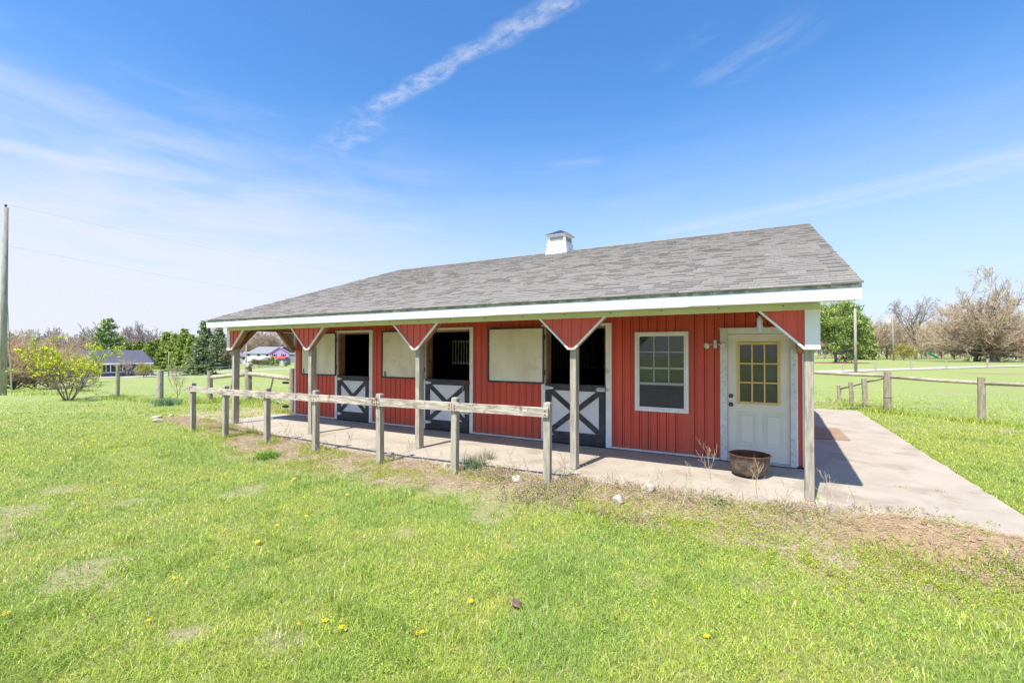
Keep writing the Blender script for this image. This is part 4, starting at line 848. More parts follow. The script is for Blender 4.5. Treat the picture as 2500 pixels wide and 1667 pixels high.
# ------------------------------------------------------------------ houses
def facade_frame(p, yaw):
    t = bpy.data.objects.new('x', None); return t
def house(name, label, u, D_, yaw, wd, dp, hw, hr, wall_m, roof_m, wins, over=.45, hip=0.0, ground=None):
    """front wall lies on local y=0, from x=-wd..0 (right corner at the origin)"""
    p = drop_at(u, D_); t = thing(name, label, 'house', p, yaw); f = MB(); f.box(-wd, 0, 0, dp, -1.0, hw); 
    if hip == 0: f.prism([(0, hw), (dp/2, hw+hr-.05), (dp, hw)], -wd+.001, -.001, 'x')
    f.build('wall', wall_m, t)
    f = MB(); s_ = hr/(dp/2); z0 = hw-over*s_; a, c = -wd-over, over
    f.add([(a, -over, z0), (c, -over, z0), (c, dp+over, z0), (a, dp+over, z0), (a+hip, dp/2, hw+hr), (c-hip, dp/2, hw+hr), (a, -over, z0-.18), (c, -over, z0-.18), (c, dp+over, z0-.18), (a, dp+over, z0-.18)], [(0, 1, 5, 4), (3, 4, 5, 2), (1, 2, 5), (0, 4, 3), (6, 7, 1, 0), (7, 8, 2, 1), (8, 9, 3, 2), (9, 6, 0, 3), (9, 8, 7, 6)]); rf_ = f.build('roof', roof_m, t)
    f = MB(); f.box(a, c, -over-.03, -over-.002, z0-.20, z0+.02); f.build('fascia', M['hwhite'], rf_)
    for (x, z, w_, h2, kind) in wins:
        fr_w = MB(); e = .09; fr_w.box(x-w_/2-e, x+w_/2+e, -.05, .0, z-e, z); fr_w.box(x-w_/2-e, x+w_/2+e, -.05, .0, z+h2, z+h2+e); fr_w.box(x-w_/2-e, x-w_/2, -.05, .0, z+.001, z+h2-.001); fr_w.box(x+w_/2, x+w_/2+e, -.05, .0, z+.001, z+h2-.001)
        if w_ > .9: fr_w.box(x-.04, x+.04, -.045, .0, z+.001, z+h2-.001)
        wn_ = fr_w.build('window', M['hwhite'], t); q = MB(); q.box(x-w_/2, x+w_/2, -.02, -.004, z, z+h2); q.build('pane', M['glassdark'], wn_)
    return t
nv = house('navy_house', 'single storey navy blue house with dark roof beyond the shrub', 368, 82, R(64), 11.5, 8.0, 2.55, 2.05, M['navy'], M['hroofdark'], [(-1.1, 1.0, .8, 1.0, 0), (-4.6, .75, 1.5, 1.25, 0), (-6.0, .75, 1.0, 1.25, 0), (-7.6, .4, 1.0, 1.7, 0), (-8.8, .75, 1.0, 1.25, 0), (-10.6, .9, 1.2, 1.1, 0)], hip=1.9)
f = MB(); f.tube([(-5.5, 3.2, 3.6), (-5.5, 3.2, 4.5)], .11, 8); f.build('vent_pipe', M['black'], nv)
f = MB(); f.box(-.15, .02, -.04, .0, -.9, 2.5); f.build('corner_board', M['hwhite'], nv)
# the white house with the lilac gable end
p = drop_at(660, 206); lh_ = thing('white_house', 'distant white two storey house with a lilac gable end and red porch roof', 'house', p, R(29))
G = 206/FPX      # metres per photo pixel at that distance
zz = lambda v: (859-v)*G+CAM[2]-p[2]
f = MB(); f.box(-58*G, 0, 0, 8.0, -1, zz(863)); f.build('wall', M['hwhite'], lh_)
f = MB(); f.add([(-60*G, -.4, zz(863.5)), (0, -.4, zz(863.5)), (22*G, 4.2, zz(847)), (-41*G, 4.2, zz(847)), (-60*G, 8.5, zz(863.5)), (46*G, 8.5, zz(862)), (-60*G, -.4, zz(865)), (0, -.4, zz(865))], [(0, 1, 2, 3), (3, 2, 5, 4), (6, 7, 1, 0), (0, 3, 4)]); f.build('roof', M['hroof'], lh_)
f = MB(); f.prism([(0, -1), (0, zz(862.8)), (23.5*G, zz(848)), (46*G, zz(861.5)), (46*G, -1)], -.3, .1, 'y'); f.build('gable_wall', M['lilac'], lh_)
f = MB(); f.prism([(-1.2*G, zz(864)), (-1.2*G, zz(862.6)), (23.5*G, zz(846.8)), (48*G, zz(861)), (48*G, zz(862.6)), (23.5*G, zz(848.6))], -.8, -.301, 'y'); f.build('gable_board', M['lilac'], lh_)
for x in (11, 33):
    f = MB(); f.box(x*G-.55, x*G+.55, -.36, -.30, zz(870.6), zz(864.4)); wq = f.build('window', M['hwhite'], lh_); q = MB(); q.box(x*G-.42, x*G+.42, -.40, -.361, zz(870.2), zz(864.8)); q.build('pane', M['glassdark'], wq)
    for s in (-1, 1): q = MB(); q.box(x*G+s*.78-.2, x*G+s*.78+.2, -.38, -.301, zz(870.8), zz(864.2)); q.build('shutter', M['glassdark'], lh_)
for x in (-52, -28, -7):
    f = MB(); f.box(x*G-.9, x*G+.5, -.06, -.001, zz(870), zz(864.4)); wq = f.build('window', M['hroof'], lh_); q = MB(); q.box(x*G-.45, x*G+.4, -.10, -.061, zz(869.6), zz(864.7)); q.build('pane', M['glassdark'], wq)
f = MB(); f.add([(1*G, -4.0, zz(876.5)), (46*G, -4.0, zz(875)), (45*G, -.31, zz(871.6)), (-1*G, -.31, zz(871.8)), (1*G, -4.0, zz(877.4)), (46*G, -4.0, zz(876))], [(0, 1, 2, 3), (4, 5, 1, 0)]); f.build('porch_roof', M['hred'], lh_)
f = MB()
for x in (4, 16, 28, 40): f = MB(); f.box(x*G-.1, x*G+.1, -3.8, -3.6, -1, zz(876)); f.build('porch_post', M['hwhite'], lh_)
f = MB(); f.box(2*G, 44*G, -.35, -.302, -.5, zz(873)); f.build('porch_wall', M['hroofdark'], lh_)
wl = drop_at(618, 214); o = thing('white_wing', 'lower white wing at the left of the lilac gabled house', 'house', wl, R(29))
f = MB(); f.box(-42*G, 0, 0, 7, -1, 3.6); f.build('wall', M['hwhite'], o); f = MB(); f.prism([(-.5, 3.4), (3.5, 5.6), (7.5, 3.4)], -43*G, 0, 'x'); f.build('roof', M['hroof'], o)
for x in (-8, -24): f = MB(); f.box(x*G-.5, x*G+.5, -.06, -.001, 1.9, 2.9); f.build('window', M['glassdark'], o)
sr = drop_at(651, 190); o = thing('sun_room', 'small grey glazed sun room in front of the white house', 'shed', sr, R(29)); g2 = 190/FPX
f = MB(); f.box(-13*g2, 14*g2, 0, 4, -.5, 1.9); f.build('wall', M['hwhite'], o); f = MB(); f.prism([(-15*g2, 1.85), (0, 3.0), (16*g2, 1.85)], -.3, 4.2, 'y'); f.build('roof', M['hroof'], o)
for x in (-8, 0, 8): f = MB(); f.box(x*g2-.45, x*g2+.45, -.04, -.001, .5, 1.6); f.build('window', M['glassdark'], o)
gs = drop_at(689, 175); o = thing('grey_shed', 'small grey shed below the lilac gable', 'shed', gs, R(29)); g2 = 175/FPX
f = MB(); f.box(-9*g2, 11*g2, 0, 3, -.5, 2.1); f.build('wall', M['hroof'], o); f = MB(); f.box(-10*g2, 12*g2, -.3, 3.3, 2.101, 2.3); f.build('roof', M['hroofdark'], o); f = MB(); f.box(-3*g2, 1*g2, -.04, -.001, -.3, 1.9); f.build('door', M['hwhite'], o)
ro = thing('far_house', 'grey roofed house end right of the lilac gable, next to the barn wall', 'house', drop_at(722, 236), R(29)); f = MB(); f.box(-4, 5, 0, 7, -1, 4.5); f.build('wall', M['hroof'], ro); f = MB(); f.prism([(-.5, 4.4), (3.5, 6.6), (7.5, 4.4)], -4.6, 5.5, 'x'); f.build('roof', M['hroof'], ro)
ws = thing('white_shed', 'small white shed beneath the bare trees at the right edge', 'shed', drop_at(2470, 135), R(-10)); f = MB(); f.box(-.9, .9, 0, 2, -.2, 1.9); f.build('wall', M['hwhite'], ws); f = MB(); f.prism([(-1.1, 1.85), (0, 2.4), (1.1, 1.85)], -.15, 2.15, 'y'); f.build('roof', M['hroof'], ws); f = MB(); f.box(-.4, .4, -.03, -.001, 0, 1.7); f.build('door', M['hroof'], ws)
sl = thing('playground_slide', 'green plastic slide sloping down to the right beneath the bare trees', 'slide', drop_at(2264, 110)); g2 = 110/FPX
f = MB(); c_, s__ = _r2[0], _r2[1]
top = Vector((0, 0, 6.5*g2+1.2)); bot = Vector((25*g2*c_, 25*g2*s__, .45)); f.beam(top, bot, .7, .14); f.beam(top+Vector((0, -.33, .12)), bot+Vector((0, -.33, .12)), .06, .3); f.beam(top+Vector((0, .33, .12)), bot+Vector((0, .33, .12)), .06, .3); f.build('chute', M['slide'], sl)
f = MB(); f.box(-.05, .05, -.35, -.25, 0, top.z); f.box(-.05, .05, .25, .35, 0, top.z)
for k in range(5): f.box(-.04, .04, -.249, .249, .3+k*.35, .35+k*.35)
f.build('ladder', M['galv'], sl)

# ------------------------------------------------------------------ poles and wires
def pole(name, label, u, D_, v_top, r0, r1, du=0.0):
    p = Vector(drop_at(u, D_)); q = CAM+ray(u+du, v_top)*D_; t = thing(name, label, 'utility pole', p); top = Vector(q)-p; f = MB()
    f.tube([(0, 0, -.5), tuple(top*.5), tuple(top)], [r0, (r0+r1)/2, r1], 12); f.build('pole_shaft', M['pole'], t, smooth=True); return t, p, top
t1, p1, top1 = pole('utility_pole', 'thick weathered utility pole at the left edge with a red insulator on top', 7, 23.8, 507, .175, .105, 7)
f = MB(); f.lathe([(0, 0), (.03, 0), (.03, .06), (.065, .07), (.045, .11), (.06, .13), (.03, .17), (0, .175)], n=12); o = f.build('insulator', M['redcap'], t1, smooth=True); o.location = top1
for z_, in ((top1.z*.955,), (top1.z*.905,), (top1.z*.80,)): f = MB(); f.box(.06, .16, -.05, .0, z_-.04, z_+.02); f.build('pole_bracket', M['cable'], t1)
f = MB(); gt = top1*.80; gb = Vector(drop_at(30, 26.2))-p1; f.tube([gt, gt.lerp(gb, .5), gb], .012, 5); f.build('guy_wire', M['cable'], t1); f = MB(); f.tube([gb+(gt-gb)*.01, gb+(gt-gb)*.285], .032, 8); f.build('guy_guard', M['galv'], t1)
def cable(name, a, b_, sag, r, label, m='linewire', n=24):
    a, b_ = Vector(a), Vector(b_); f = MB(); f.tube([a.lerp(b_, k/n)-Vector((0, 0, sag*4*(k/n)*(1-k/n))) for k in range(n+1)], r, 5); o = f.build(name, M[m]); return tag(o, label, 'cable')
cable('power_line', p1+top1+Vector((0, 0, .17)), CAM+ray(1130, 700)*60, .7, .0036, 'upper thin power line from the pole top down behind the barn roof')
cable('power_line', p1+top1*.80, CAM+ray(960, 745)*60, .6, .0036, 'lower thin power line from the big pole down behind the barn roof')
cable('power_line', p1+top1+Vector((0, 0, .17)), CAM+ray(-700, 350)*26, .1, .0036, 'short piece of power line left of the pole top')
t2, p2, top2 = pole('utility_pole', 'tall thin pale pole in front of the round evergreen', 2089, 41.5, 753, .125, .10, -1.5)
t3, p3, top3 = pole('utility_pole', 'thin pole with a white lamp near the olive bush', 2182, 104, 764, .18, .13, -4)
f = MB(); q = CAM+ray(2169, 784)*104-np.array(p3); f.box(q[0]-.5, q[0]+.4, q[1]-.3, q[1]+.2, q[2]-.5, q[2]+.6, bev=.1); f.build('lamp_head', M['hwhite'], t3); f = MB(); f.box(top3.x*.7-.2, top3.x*.7+.2, -.2, .2, top3.z*.68, top3.z*.74); f.build('pole_band', M['cable'], t3)
t4, p4, top4 = pole('utility_pole', 'small far pole on the pasture right of the navy house', 412, 78, 858, .09, .07, .5)
t5, p5, top5 = pole('utility_pole', 'slim pale pole seen through the porch before the white house', 601, 60, 842, .085, .07, .5)

# ------------------------------------------------------------------ fences
def wires(t, pts, hs_, r=.0035, sag=.02):
    r = .0028
    for a, c in zip(pts[:-1], pts[1:]):
        f = MB()
        for h_ in hs_: p, q = Vector(a)+Vector((0, 0, h_)), Vector(c)+Vector((0, 0, h_)); f.tube([p, p.lerp(q, .5)-Vector((0, 0, sag)), q], r, 4)
        f.build('fence_wire', M['wire'], t)
def rpost(t, p, h_, r, lean=(0, 0), m='log', cap=None, name='post'):
    f = MB(); f.tube([(p[0], p[1], p[2]-.25), (p[0]+lean[0]*.5, p[1]+lean[1]*.5, p[2]+h_*.5), (p[0]+lean[0], p[1]+lean[1], p[2]+h_)], [r*1.05, r, r*.96], 12); return f.build(name, M[m], t)
def hpost(u, vb, vt): p = gpt(u, vb); D_ = np.dot(p-CAM, _fw); q = CAM+ray(u, vt)*D_; return p, q[2]-p[2], D_
pf = thing('pasture_fence', 'round timber corner fence with log rails behind the left end of the barn', 'fence')
pp = []
for u, vb, vt, wpx in ((512, 983, 906, 12.5), (606, 983, 897, 15.5), (713, 1009, 899, 14)):
    p, h_, D_ = hpost(u, vb, vt); pp.append((p, h_)); rpost(pf, p, h_, wpx/2*D_/FPX, m='log')
for (a, ha), (c, hc) in zip(pp[:-1], pp[1:]):
    f = MB(); q0, q1 = Vector(a)+Vector((0, 0, ha-.22)), Vector(c)+Vector((0, 0, hc-.24 if c is pp[1][0] else hc-.30)); f.tube([q0, q0.lerp(q1, .5)+Vector((0, 0, .01)), q1], [.075, .072, .075], 10); f.build('log_rail', M['logpale'], pf, smooth=True)
    f = MB(); d = (q1-q0); m1 = q0.lerp(q1, .62)
    f.tube([m1+Vector((0, 0, .06)), q0.lerp(q1, .5)-Vector((0, 0, .75))], .028, 6); f.build('twitch_stick', M['log'], pf)
    f = MB(); f.tube([q0-Vector((0, 0, .15)), q1-Vector((0, 0, 1.0))], .005, 4); f.build('brace_wire', M['wire'], pf)
wires(pf, [p for p, h_ in pp], (.25, .5, .75), .005)
for z in (.2, .55, .9):
    f = MB(); q = Vector(pp[2][0]); f.box(q.x-.30, q.x-.10, q.y-.12, q.y-.03, q.z+z-.03, q.z+z+.03, bev=.01); f.build('insulator', M['black'], pf)
cap = MB(); p, h_, D_ = hpost(606, 983, 897); cr = random.Random(4)
import bmesh
def rock(name, label, p, s, m, seed, cat='stone', group=None, sub=3):
    b = bmesh.new(); bmesh.ops.create_icosphere(b, subdivisions=sub, radius=1.0); rr3 = random.Random(seed); pl = [(Vector((rr3.gauss(0, 1), rr3.gauss(0, 1), rr3.gauss(0, .8))).normalized(), rr3.uniform(.55, .85)) for _ in range(9)]
    for v in b.verts:
        for n_, d_ in pl:
            k = v.co.dot(n_)
            if k > d_: v.co -= n_*(k-d_)
        v.co += v.co*(float(vnoise(v.co.x*3+seed, v.co.y*3+v.co.z*2, 1, seed, 2))-.5)*.12; v.co.x *= s[0]; v.co.y *= s[1]; v.co.z *= s[2]
    me = bpy.data.meshes.new(name); b.to_mesh(me); b.free(); me.materials.append(M[m]); o = bpy.data.objects.new(name, me); COL.objects.link(o); o.location = p; o.rotation_euler = (0, 0, seed*1.7); return tag(o, label, cat, group)
rock('cap_stone', 'pale stone resting on top of a round fence post behind the porch', (p[0], p[1], p[2]+h_+.07), (.17, .12, .10), 'stone', 3)
wf_ = thing('wire_fence', 'wire pasture fence of round posts running left behind the yellow leafed shrub', 'fence'); wpts = []
for u, vb, vt, wpx, ln in ((391, 982, 904, 13, 0), (286.5, 974, 891, 8.5, .03), (198, 957, 915, 6.5, 0), (134, 943, 897, 6, 0), (66, 925, 881, 6.5, 0)):
    p, h_, D_ = hpost(u, vb, vt); wpts.append(p); rpost(wf_, p, h_, wpx/2*D_/FPX, (ln, 0), m='log' if u != 391 else 'post')
wires(wf_, wpts, (.2, .5, .8, 1.05), .005); q = Vector(wpts[0]); f = MB(); f.tube([q+Vector((0, 0, .7)), Vector(gpt(360, 997))], .012, 5); f.build('guy_stay', M['wire'], wf_)
f = MB(); f.tube([Vector(wpts[0])+Vector((0, 0, .9)), Vector(pp[0][0])+Vector((0, 0, .9))], .005, 4); f.tube([Vector(wpts[0])+Vector((0, 0, .5)), Vector(pp[0][0])+Vector((0, 0, .5))], .005, 4); f.build('fence_wire', M['wire'], wf_)
rfz = thing('corner_fence', 'round post and rail corner fence with wires right of the path', 'fence')
A_, hA, dA = hpost(2167, 1008, 908); B_, hB, dB = hpost(2397, 1033, 921); rpost(rfz, A_, hA, 8*dA/FPX, m='log'); rpost(rfz, B_, hB, 7.6*dB/FPX, m='log')
f = MB(); 
for z in (hA*.37,): f.tube([(A_[0], A_[1], A_[2]+z), (A_[0], A_[1], A_[2]+z+.02)], 8*dA/FPX+.006, 12)
f.build('wire_band', M['cable'], rfz)
small = []
for u, vb, vt, wpx in ((2052, 985, 941, 9.5), (2082, 996, 933, 10.5), (2115, 1000, 924, 12.5)):
    p, h_, D_ = hpost(u, vb, vt); small.append((p, h_)); f = MB(); s = wpx/2*D_/FPX*.8; f.add([(p[0]-s+dx*.04, p[1]-s, z) for dx, z in ((0, p[2]-.2),)]+[(p[0]+s, p[1]-s, p[2]-.2), (p[0]+s, p[1]+s, p[2]-.2), (p[0]-s, p[1]+s, p[2]-.2), (p[0]-s-.05, p[1]-s, p[2]+h_), (p[0]+s-.05, p[1]-s, p[2]+h_), (p[0]+s-.05, p[1]+s, p[2]+h_), (p[0]-s-.05, p[1]+s, p[2]+h_)], [(3, 2, 1, 0), (4, 5, 6, 7), (0, 1, 5, 4), (1, 2, 6, 5), (2, 3, 7, 6), (3, 0, 4, 7)]); f.build('post', M['log'], rfz)
def lrail(a, c, r): f = MB(); a, c = Vector(a), Vector(c); f.tube([a, a.lerp(c, .5)+Vector((0, 0, -.015)), c], [r, r*.95, r*.9], 8); f.build('log_rail', M['logpale'], rfz, smooth=True)
d_ = Vector(B_)-Vector(A_); up_ = lambda z: Vector((0, 0, z)); zA = hA-.13
lrail(Vector(A_)+up_(zA), Vector(B_)+up_(hB-.14), .052); C_ = Vector(B_)+d_*1.25; C_.z = float(gz(C_.x, C_.y)); lrail(Vector(B_)+up_(hB-.15), C_+up_(hB-.10), .050); rpost(rfz, C_, hB, .07)
E_, hE, dE = hpost(1950, 1001, 905); lrail(Vector(A_)+up_(zA+.02), Vector(E_)+up_(hE-.02), .052); rpost(rfz, E_, hE, .07)
lrail(Vector(A_)+up_(zA-.02), Vector(small[2][0])+up_(small[2][1]-.10), .035); lrail(Vector(small[2][0])+up_(small[2][1]-.10), Vector(small[0][0])+up_(small[0][1]-.12), .035)
wires(rfz, [tuple(E_), tuple(A_), tuple(B_), tuple(C_)], (.15, .32, .5, .68), .005, .01)
lf = thing('lane_fence', 'row of short thin posts along the pale lane', 'fence'); lp = []
for u, vb, vt in ((2059, 906.7, 889.5), (2138, 905, 885), (2225, 902, 883), (2311, 900, 880), (2411.6, 897, 876), (2510, 893, 872)):
    p, h_, D_ = hpost(u, vb, vt); lp.append(p); rpost(lf, p, h_, 2.0*D_/FPX, (-.03, 0), m='post')
wires(lf, lp, (.4, .7), .005)
ff = thing('far_fence', 'thin pale pipe fence crossing the far left pasture', 'fence'); fp_ = [drop_at(u, D_) for u, D_ in ((358, 76), (392, 76), (430, 80), (470, 84), (510, 90), (560, 98), (620, 108), (690, 118))]
for p in fp_: rpost(ff, p, 1.2, .045, m='post')
for a, c in zip(fp_[:-1], fp_[1:]):
    for z in (.6, 1.15): f = MB(); f.beam(Vector(a)+up_(z), Vector(c)+up_(z), .04, .07); f.build('rail', M['hwhite'] if z > 1 else M['galv'], ff)

# ------------------------------------------------------------------ the shrub, saplings, stones, dead weeds
rng = np.random.default_rng(8)
sp0 = gpt(166, 978); St = []; TT = []
for k in range(8):
    az = k*.785+.3; ln = (math.cos(az)*.55, math.sin(az)*.4); S, tp = grow(400+k, 1.9*(1.0 if k % 2 else .75), [(7, .5, 42), (5, .55, 40), (4, .6, 42)], up=.12, wob=.34, start=.2, base_r=.024, lean=(ln[0]*1.7, ln[1]*1.7)); o3 = Vector((ln[0]*.25, ln[1]*.25, 0)); St += [(a+o3, c+o3, d, e, l) for a, c, d, e, l in S]; TT += [(p+o3, d) for p, d in tp]
zt = max(s[1].z for s in St); kx = 1.95/max(abs(s[1].x) for s in St); kz = 2.45/zt
St = [(Vector((a.x*kx, a.y*kx, a.z*kz)), Vector((b_.x*kx, b_.y*kx, b_.z*kz)), c, d, l) for a, b_, c, d, l in St]; TP = np.array([(p.x*kx, p.y*kx, p.z*kz) for p, d in TT])
TP[:, 0] += .08*TP[:, 2]; St = [(a+Vector((.08*a.z, 0, 0)), b_+Vector((.08*b_.z, 0, 0)), c, d, l) for a, b_, c, d, l in St]
shb = thing('flowering_shrub', 'multi stemmed shrub in fresh yellow green leaf on the left lawn', 'shrub', tuple(sp0)); seg_mesh('stem', St, M['bark'], shb, 0, 1, .006, 5); seg_mesh('twigs', St, M['bark'], shb, 2, 9, .0045, 3)
keep = rng.random(len(TP)) < .15+.70*sstep(TP[:, 2], .6, 1.9); TPk = TP[keep]
V, F, C = merge([leaf_tris(rng, TPk, 4, .032, .068, (.72, .74, .05), up=.6, var=.2), leaf_tris(rng, TPk[::3], 3, .04, .066, (.46, .58, .05), up=.6, var=.2)]); npmesh('leaves', V, F, M['leaf'], C, shb)
sap = proto_bare('bare_sapling', 501, 1.55, M['twigpink'], lv=(9, 6, 4), rmin=.004, spread=34, start=.08, up=.25, tr=.5, r=.014); place(sap, tuple(gpt(434, 977)), 1.0, 0, .9, 'small reddish leafless sapling between the fence corner and the rail fence', 'sapling')
RK = [('largest pale stone in the weeds before the entry door', 1583, 1208, (.105, .075, .10), 'stone', 11), ('pale flat stone below and left of the largest one', 1512, 1230, (.125, .07, .07), 'stone', 12), ('dark rounded stone between two fence posts at the slab edge', 953, 1118, (.09, .07, .065), 'stonedark', 13), ('tan stone at the slab edge right of the dark rounded one', 1043, 1120, (.07, .06, .055), 'stonetan', 14),
      ('flat dark stone right of the fourth fence post', 800, 1094, (.10, .07, .045), 'stonedark', 15), ('pale stone half buried in the weeds left of the sixth fence post', 1089, 1141, (.075, .055, .045), 'stone', 16), ('pinkish stone in the purple weeds before the last fence post', 1262, 1176, (.09, .065, .06), 'stone', 17), ('flat pale stone left of the fence end', 382, 1021, (.16, .12, .05), 'stone', 18), ('white stone below the flat one left of the fence end', 385, 1030, (.11, .08, .06), 'stone', 19), ('small white stone left of the first fence post', 417, 1017, (.08, .06, .05), 'stone', 20),
      ('grey lump of rubble left of the right porch post', 1925, 1225, (.085, .05, .05), 'stonedark', 21), ('pale lump of rubble under the iron cauldron weeds', 1850, 1223, (.08, .045, .04), 'stone', 22), ('tiny white stone leftmost of the stones by the fence end', 352, 1016, (.05, .04, .035), 'stone', 23)]
for lb, u, v, s, m_, sd in RK: p = gpt(u, v); s = tuple(q*1.15 for q in s); rock('stone', lb, (p[0], p[1], p[2]+s[2]*.45), s, m_, sd, group='stones by the porch')
p = gpt(1260, 1483); o = rock('dirt_clod', 'dark brown clod of dirt lying in the foreground lawn', (p[0], p[1], p[2]+.035), (.07, .04, .022), 'clod', 31, 'clod')
p = gpt(2027, 1408); o = rock('dirt_clod', 'small reddish clod in the grass below the loose soil', (p[0], p[1], p[2]+.03), (.035, .025, .025), 'mulch', 32, 'clod')
rr6 = random.Random(12); cb = []
A0_ = []
sm = MB()
for k in range(900):
    x = rr6.gauss(.85, .55); y = rr6.gauss(-2.52, .26)
    if x < -.1 or x > 2.1 or y > float(edge_y(x))-.03: continue
    s = rr6.uniform(.006, .022)*(1.6 if rr6.random() < .06 else 1); z = float(gz(x, y)); q = [(rr6.uniform(-1, 1)*s*.35, rr6.uniform(-1, 1)*s*.35) for _ in range(6)]
    sm.add([(x-s+q[0][0], y+q[0][1], z), (x+q[1][0], y-s+q[1][1], z), (x+s+q[2][0], y+q[2][1], z), (x+q[3][0], y+s+q[3][1], z), (x+q[4][0], y+q[4][1], z+s*rr6.uniform(.5, 1.0)), (x+q[5][0]*.5, y+q[5][1], z-s)], [(0, 1, 4), (1, 2, 4), (2, 3, 4), (3, 0, 4), (1, 0, 5), (2, 1, 5), (3, 2, 5), (0, 3, 5)])
o = sm.build('soil_crumbs', M['soil']); tag(o, 'crumbs and lumps of loose brown soil beside the path', kind='stuff')
# dead standing weeds
def weed(seed, label, p, h_, m='straw', lean=(0, 0), lv=((7, .5, 35), (5, .45, 35)), r=.0022):
    S, tp = grow(seed, h_*.8, list(lv), up=.2, wob=.12, start=.35, base_r=r*1.5, lean=lean); q = [s for s in S]
    V, F = tubes_np([s[0] for s in q], [s[1] for s in q], np.maximum([s[2] for s in q], r*.7), np.maximum([s[3] for s in q], r*.5)); o = npmesh('dead_weed', V, F, M[m]); o.location = p; return tag(o, label, 'weed', 'dead weeds along the slab')
for i, (u, v, h_, ln, lb) in enumerate([(1757, 1203, .66, (-.16, 0), 'tallest dead branching weed left of the iron cauldron'), (1842, 1206, .50, (.1, 0), 'dead branching weed in front of the iron cauldron'), (1705, 1208, .42, (-.2, .1), 'thin dead weed leaning left of the cauldron'), (2035, 1242, .42, (-.35, .2), 'dead twig leaning against the right porch post'), (1915, 1265, .36, (.1, 0), 'dead stalk before the right porch post'),
                                      (1180, 1150, .32, (.3, 0), 'dead weed between the last two fence posts'), (1240, 1160, .36, (.1, 0), 'wiry dead weed left of the last fence post'), (1368, 1180, .42, (.05, 0), 'single dead stalk right of the last fence post'), (1000, 1128, .34, (-.1, 0), 'dead weed right of the fifth fence post'), (870, 1105, .36, (.25, 0), 'dead weed leaning right between the fourth and fifth fence posts'), (700, 1085, .38, (.1, 0), 'dead weed between the third and fourth fence posts'), (585, 1060, .4, (.1, 0), 'dead weed between the second and third fence posts'), (2275, 1338, .16, (0, 0), 'small dead tuft in the loose soil'), (1480, 1200, .30, (.4, 0), 'dead weed at the slab edge before the window'), (1630, 1205, .34, (-.3, 0), 'dead weed at the slab edge under the window')]):
    p = gpt(u, v); p[1] = min(p[1], edge_y(p[0])-.05); p[2] = float(gz(p[0], p[1]))-.01; weed(700+i, lb, (p[0], p[1], p[2]), h_*1.1, lean=ln)
rr7 = random.Random(41); A0 = []; A1 = []
for k in range(900):
    x = rr7.uniform(-12.5, .35); e_ = float(edge_y(x)); y = e_-abs(rr7.gauss(0, .28))-.02
    if rr7.random() > (1.0 if x > -2.6 else .45): continue
    q = Vector((x, y, float(gz(x, y)))); az = rr7.uniform(0, 6.28); d = Vector((math.cos(az)*.9, math.sin(az)*.5, rr7.uniform(.2, 2.0))).normalized(); L = rr7.uniform(.12, .42)
    for j in range(4): e2 = q+d*(L/4); A0.append(q); A1.append(e2); q = e2; d = (d+Vector((rr7.gauss(0, .15), rr7.gauss(0, .15), -.16))).normalized()
V, F = tubes_np(A0, A1, np.full(len(A0), .0028), np.full(len(A0), .002)); o = npmesh('dry_stalks', V, F, M['straw']); tag(o, 'bent dry stalks sticking out of the weeds along the slab', kind='stuff')
# brush and fallen vines
def brush(name, label, u, v, n, L, sx, seed, m='straw', r=.006):
    rr4 = random.Random(seed); p = gpt(u, v); A0 = []; A1 = []
    for k in range(n):
        q = Vector((rr4.gauss(0, sx), rr4.gauss(0, sx*.4), rr4.uniform(.0, .08))); az = rr4.uniform(0, 6.28); d = Vector((math.cos(az), math.sin(az), rr4.uniform(.0, .6)))
        for j in range(4): e = q+d*(L/4)*rr4.uniform(.6, 1.2); A0.append(q); A1.append(e); q = e; d = (d+Vector((rr4.gauss(0, .25), rr4.gauss(0, .25), rr4.gauss(-.12, .2)))).normalized()
    V, F = tubes_np(A0, A1, np.full(len(A0), r), np.full(len(A0), r*.7)); o = npmesh(name, V, F, M[m]); o.location = p; return tag(o, label, 'brush')
brush('brush_pile', 'heap of pale dead branches beside the big utility pole', 70, 938, 40, 1.4, 1.4, 2, 'straw', .016); brush('brush_pile', 'tangle of dead vines at the far end of the path', 2030, 990, 30, .7, .55, 3, 'straw', .007)
brush('brush_pile', 'pale dead vines lying against the porch end behind the rail fence', 690, 1003, 16, 1.0, .5, 4, 'straw', .004)

# ------------------------------------------------------------------ grass and ground cover
def blades(x, y, hgt, wid, lean, col, seed, curl=.5):
    rng = np.random.default_rng(seed); n = len(x); z = gz(x, y); az = rng.uniform(0, 2*np.pi, n); la = rng.uniform(0, 2*np.pi, n); L = lean*rng.uniform(.3, 1.6, n)
    d = np.stack([np.cos(la), np.sin(la)], 1)*L[:, None]; w2 = np.stack([np.cos(az), np.sin(az)], 1)*wid[:, None]*.5; b = np.stack([x, y], 1); V = np.empty((n, 5, 3))
    V[:, 0, :2] = b-w2; V[:, 1, :2] = b+w2; V[:, 0, 2] = V[:, 1, 2] = z-.01; m_ = b+d*(hgt*.5)[:, None]; V[:, 2, :2] = m_-w2*.75; V[:, 3, :2] = m_+w2*.75; V[:, 2, 2] = V[:, 3, 2] = z+hgt*.62
    V[:, 4, :2] = b+d*(hgt*(1+curl))[:, None]; V[:, 4, 2] = z+hgt*np.clip(1.05-.35*L, .35, 1.1)
    f = np.array([(0, 1, 3, 2), (2, 3, 4, 4)]); tri = np.array([(0, 1, 3), (0, 3, 2), (2, 3, 4)]); F = (tri[None]+(np.arange(n)*5)[:, None, None]).reshape(-1, 3)
    return V.reshape(-1, 3), F, np.repeat(col, 5, 0)
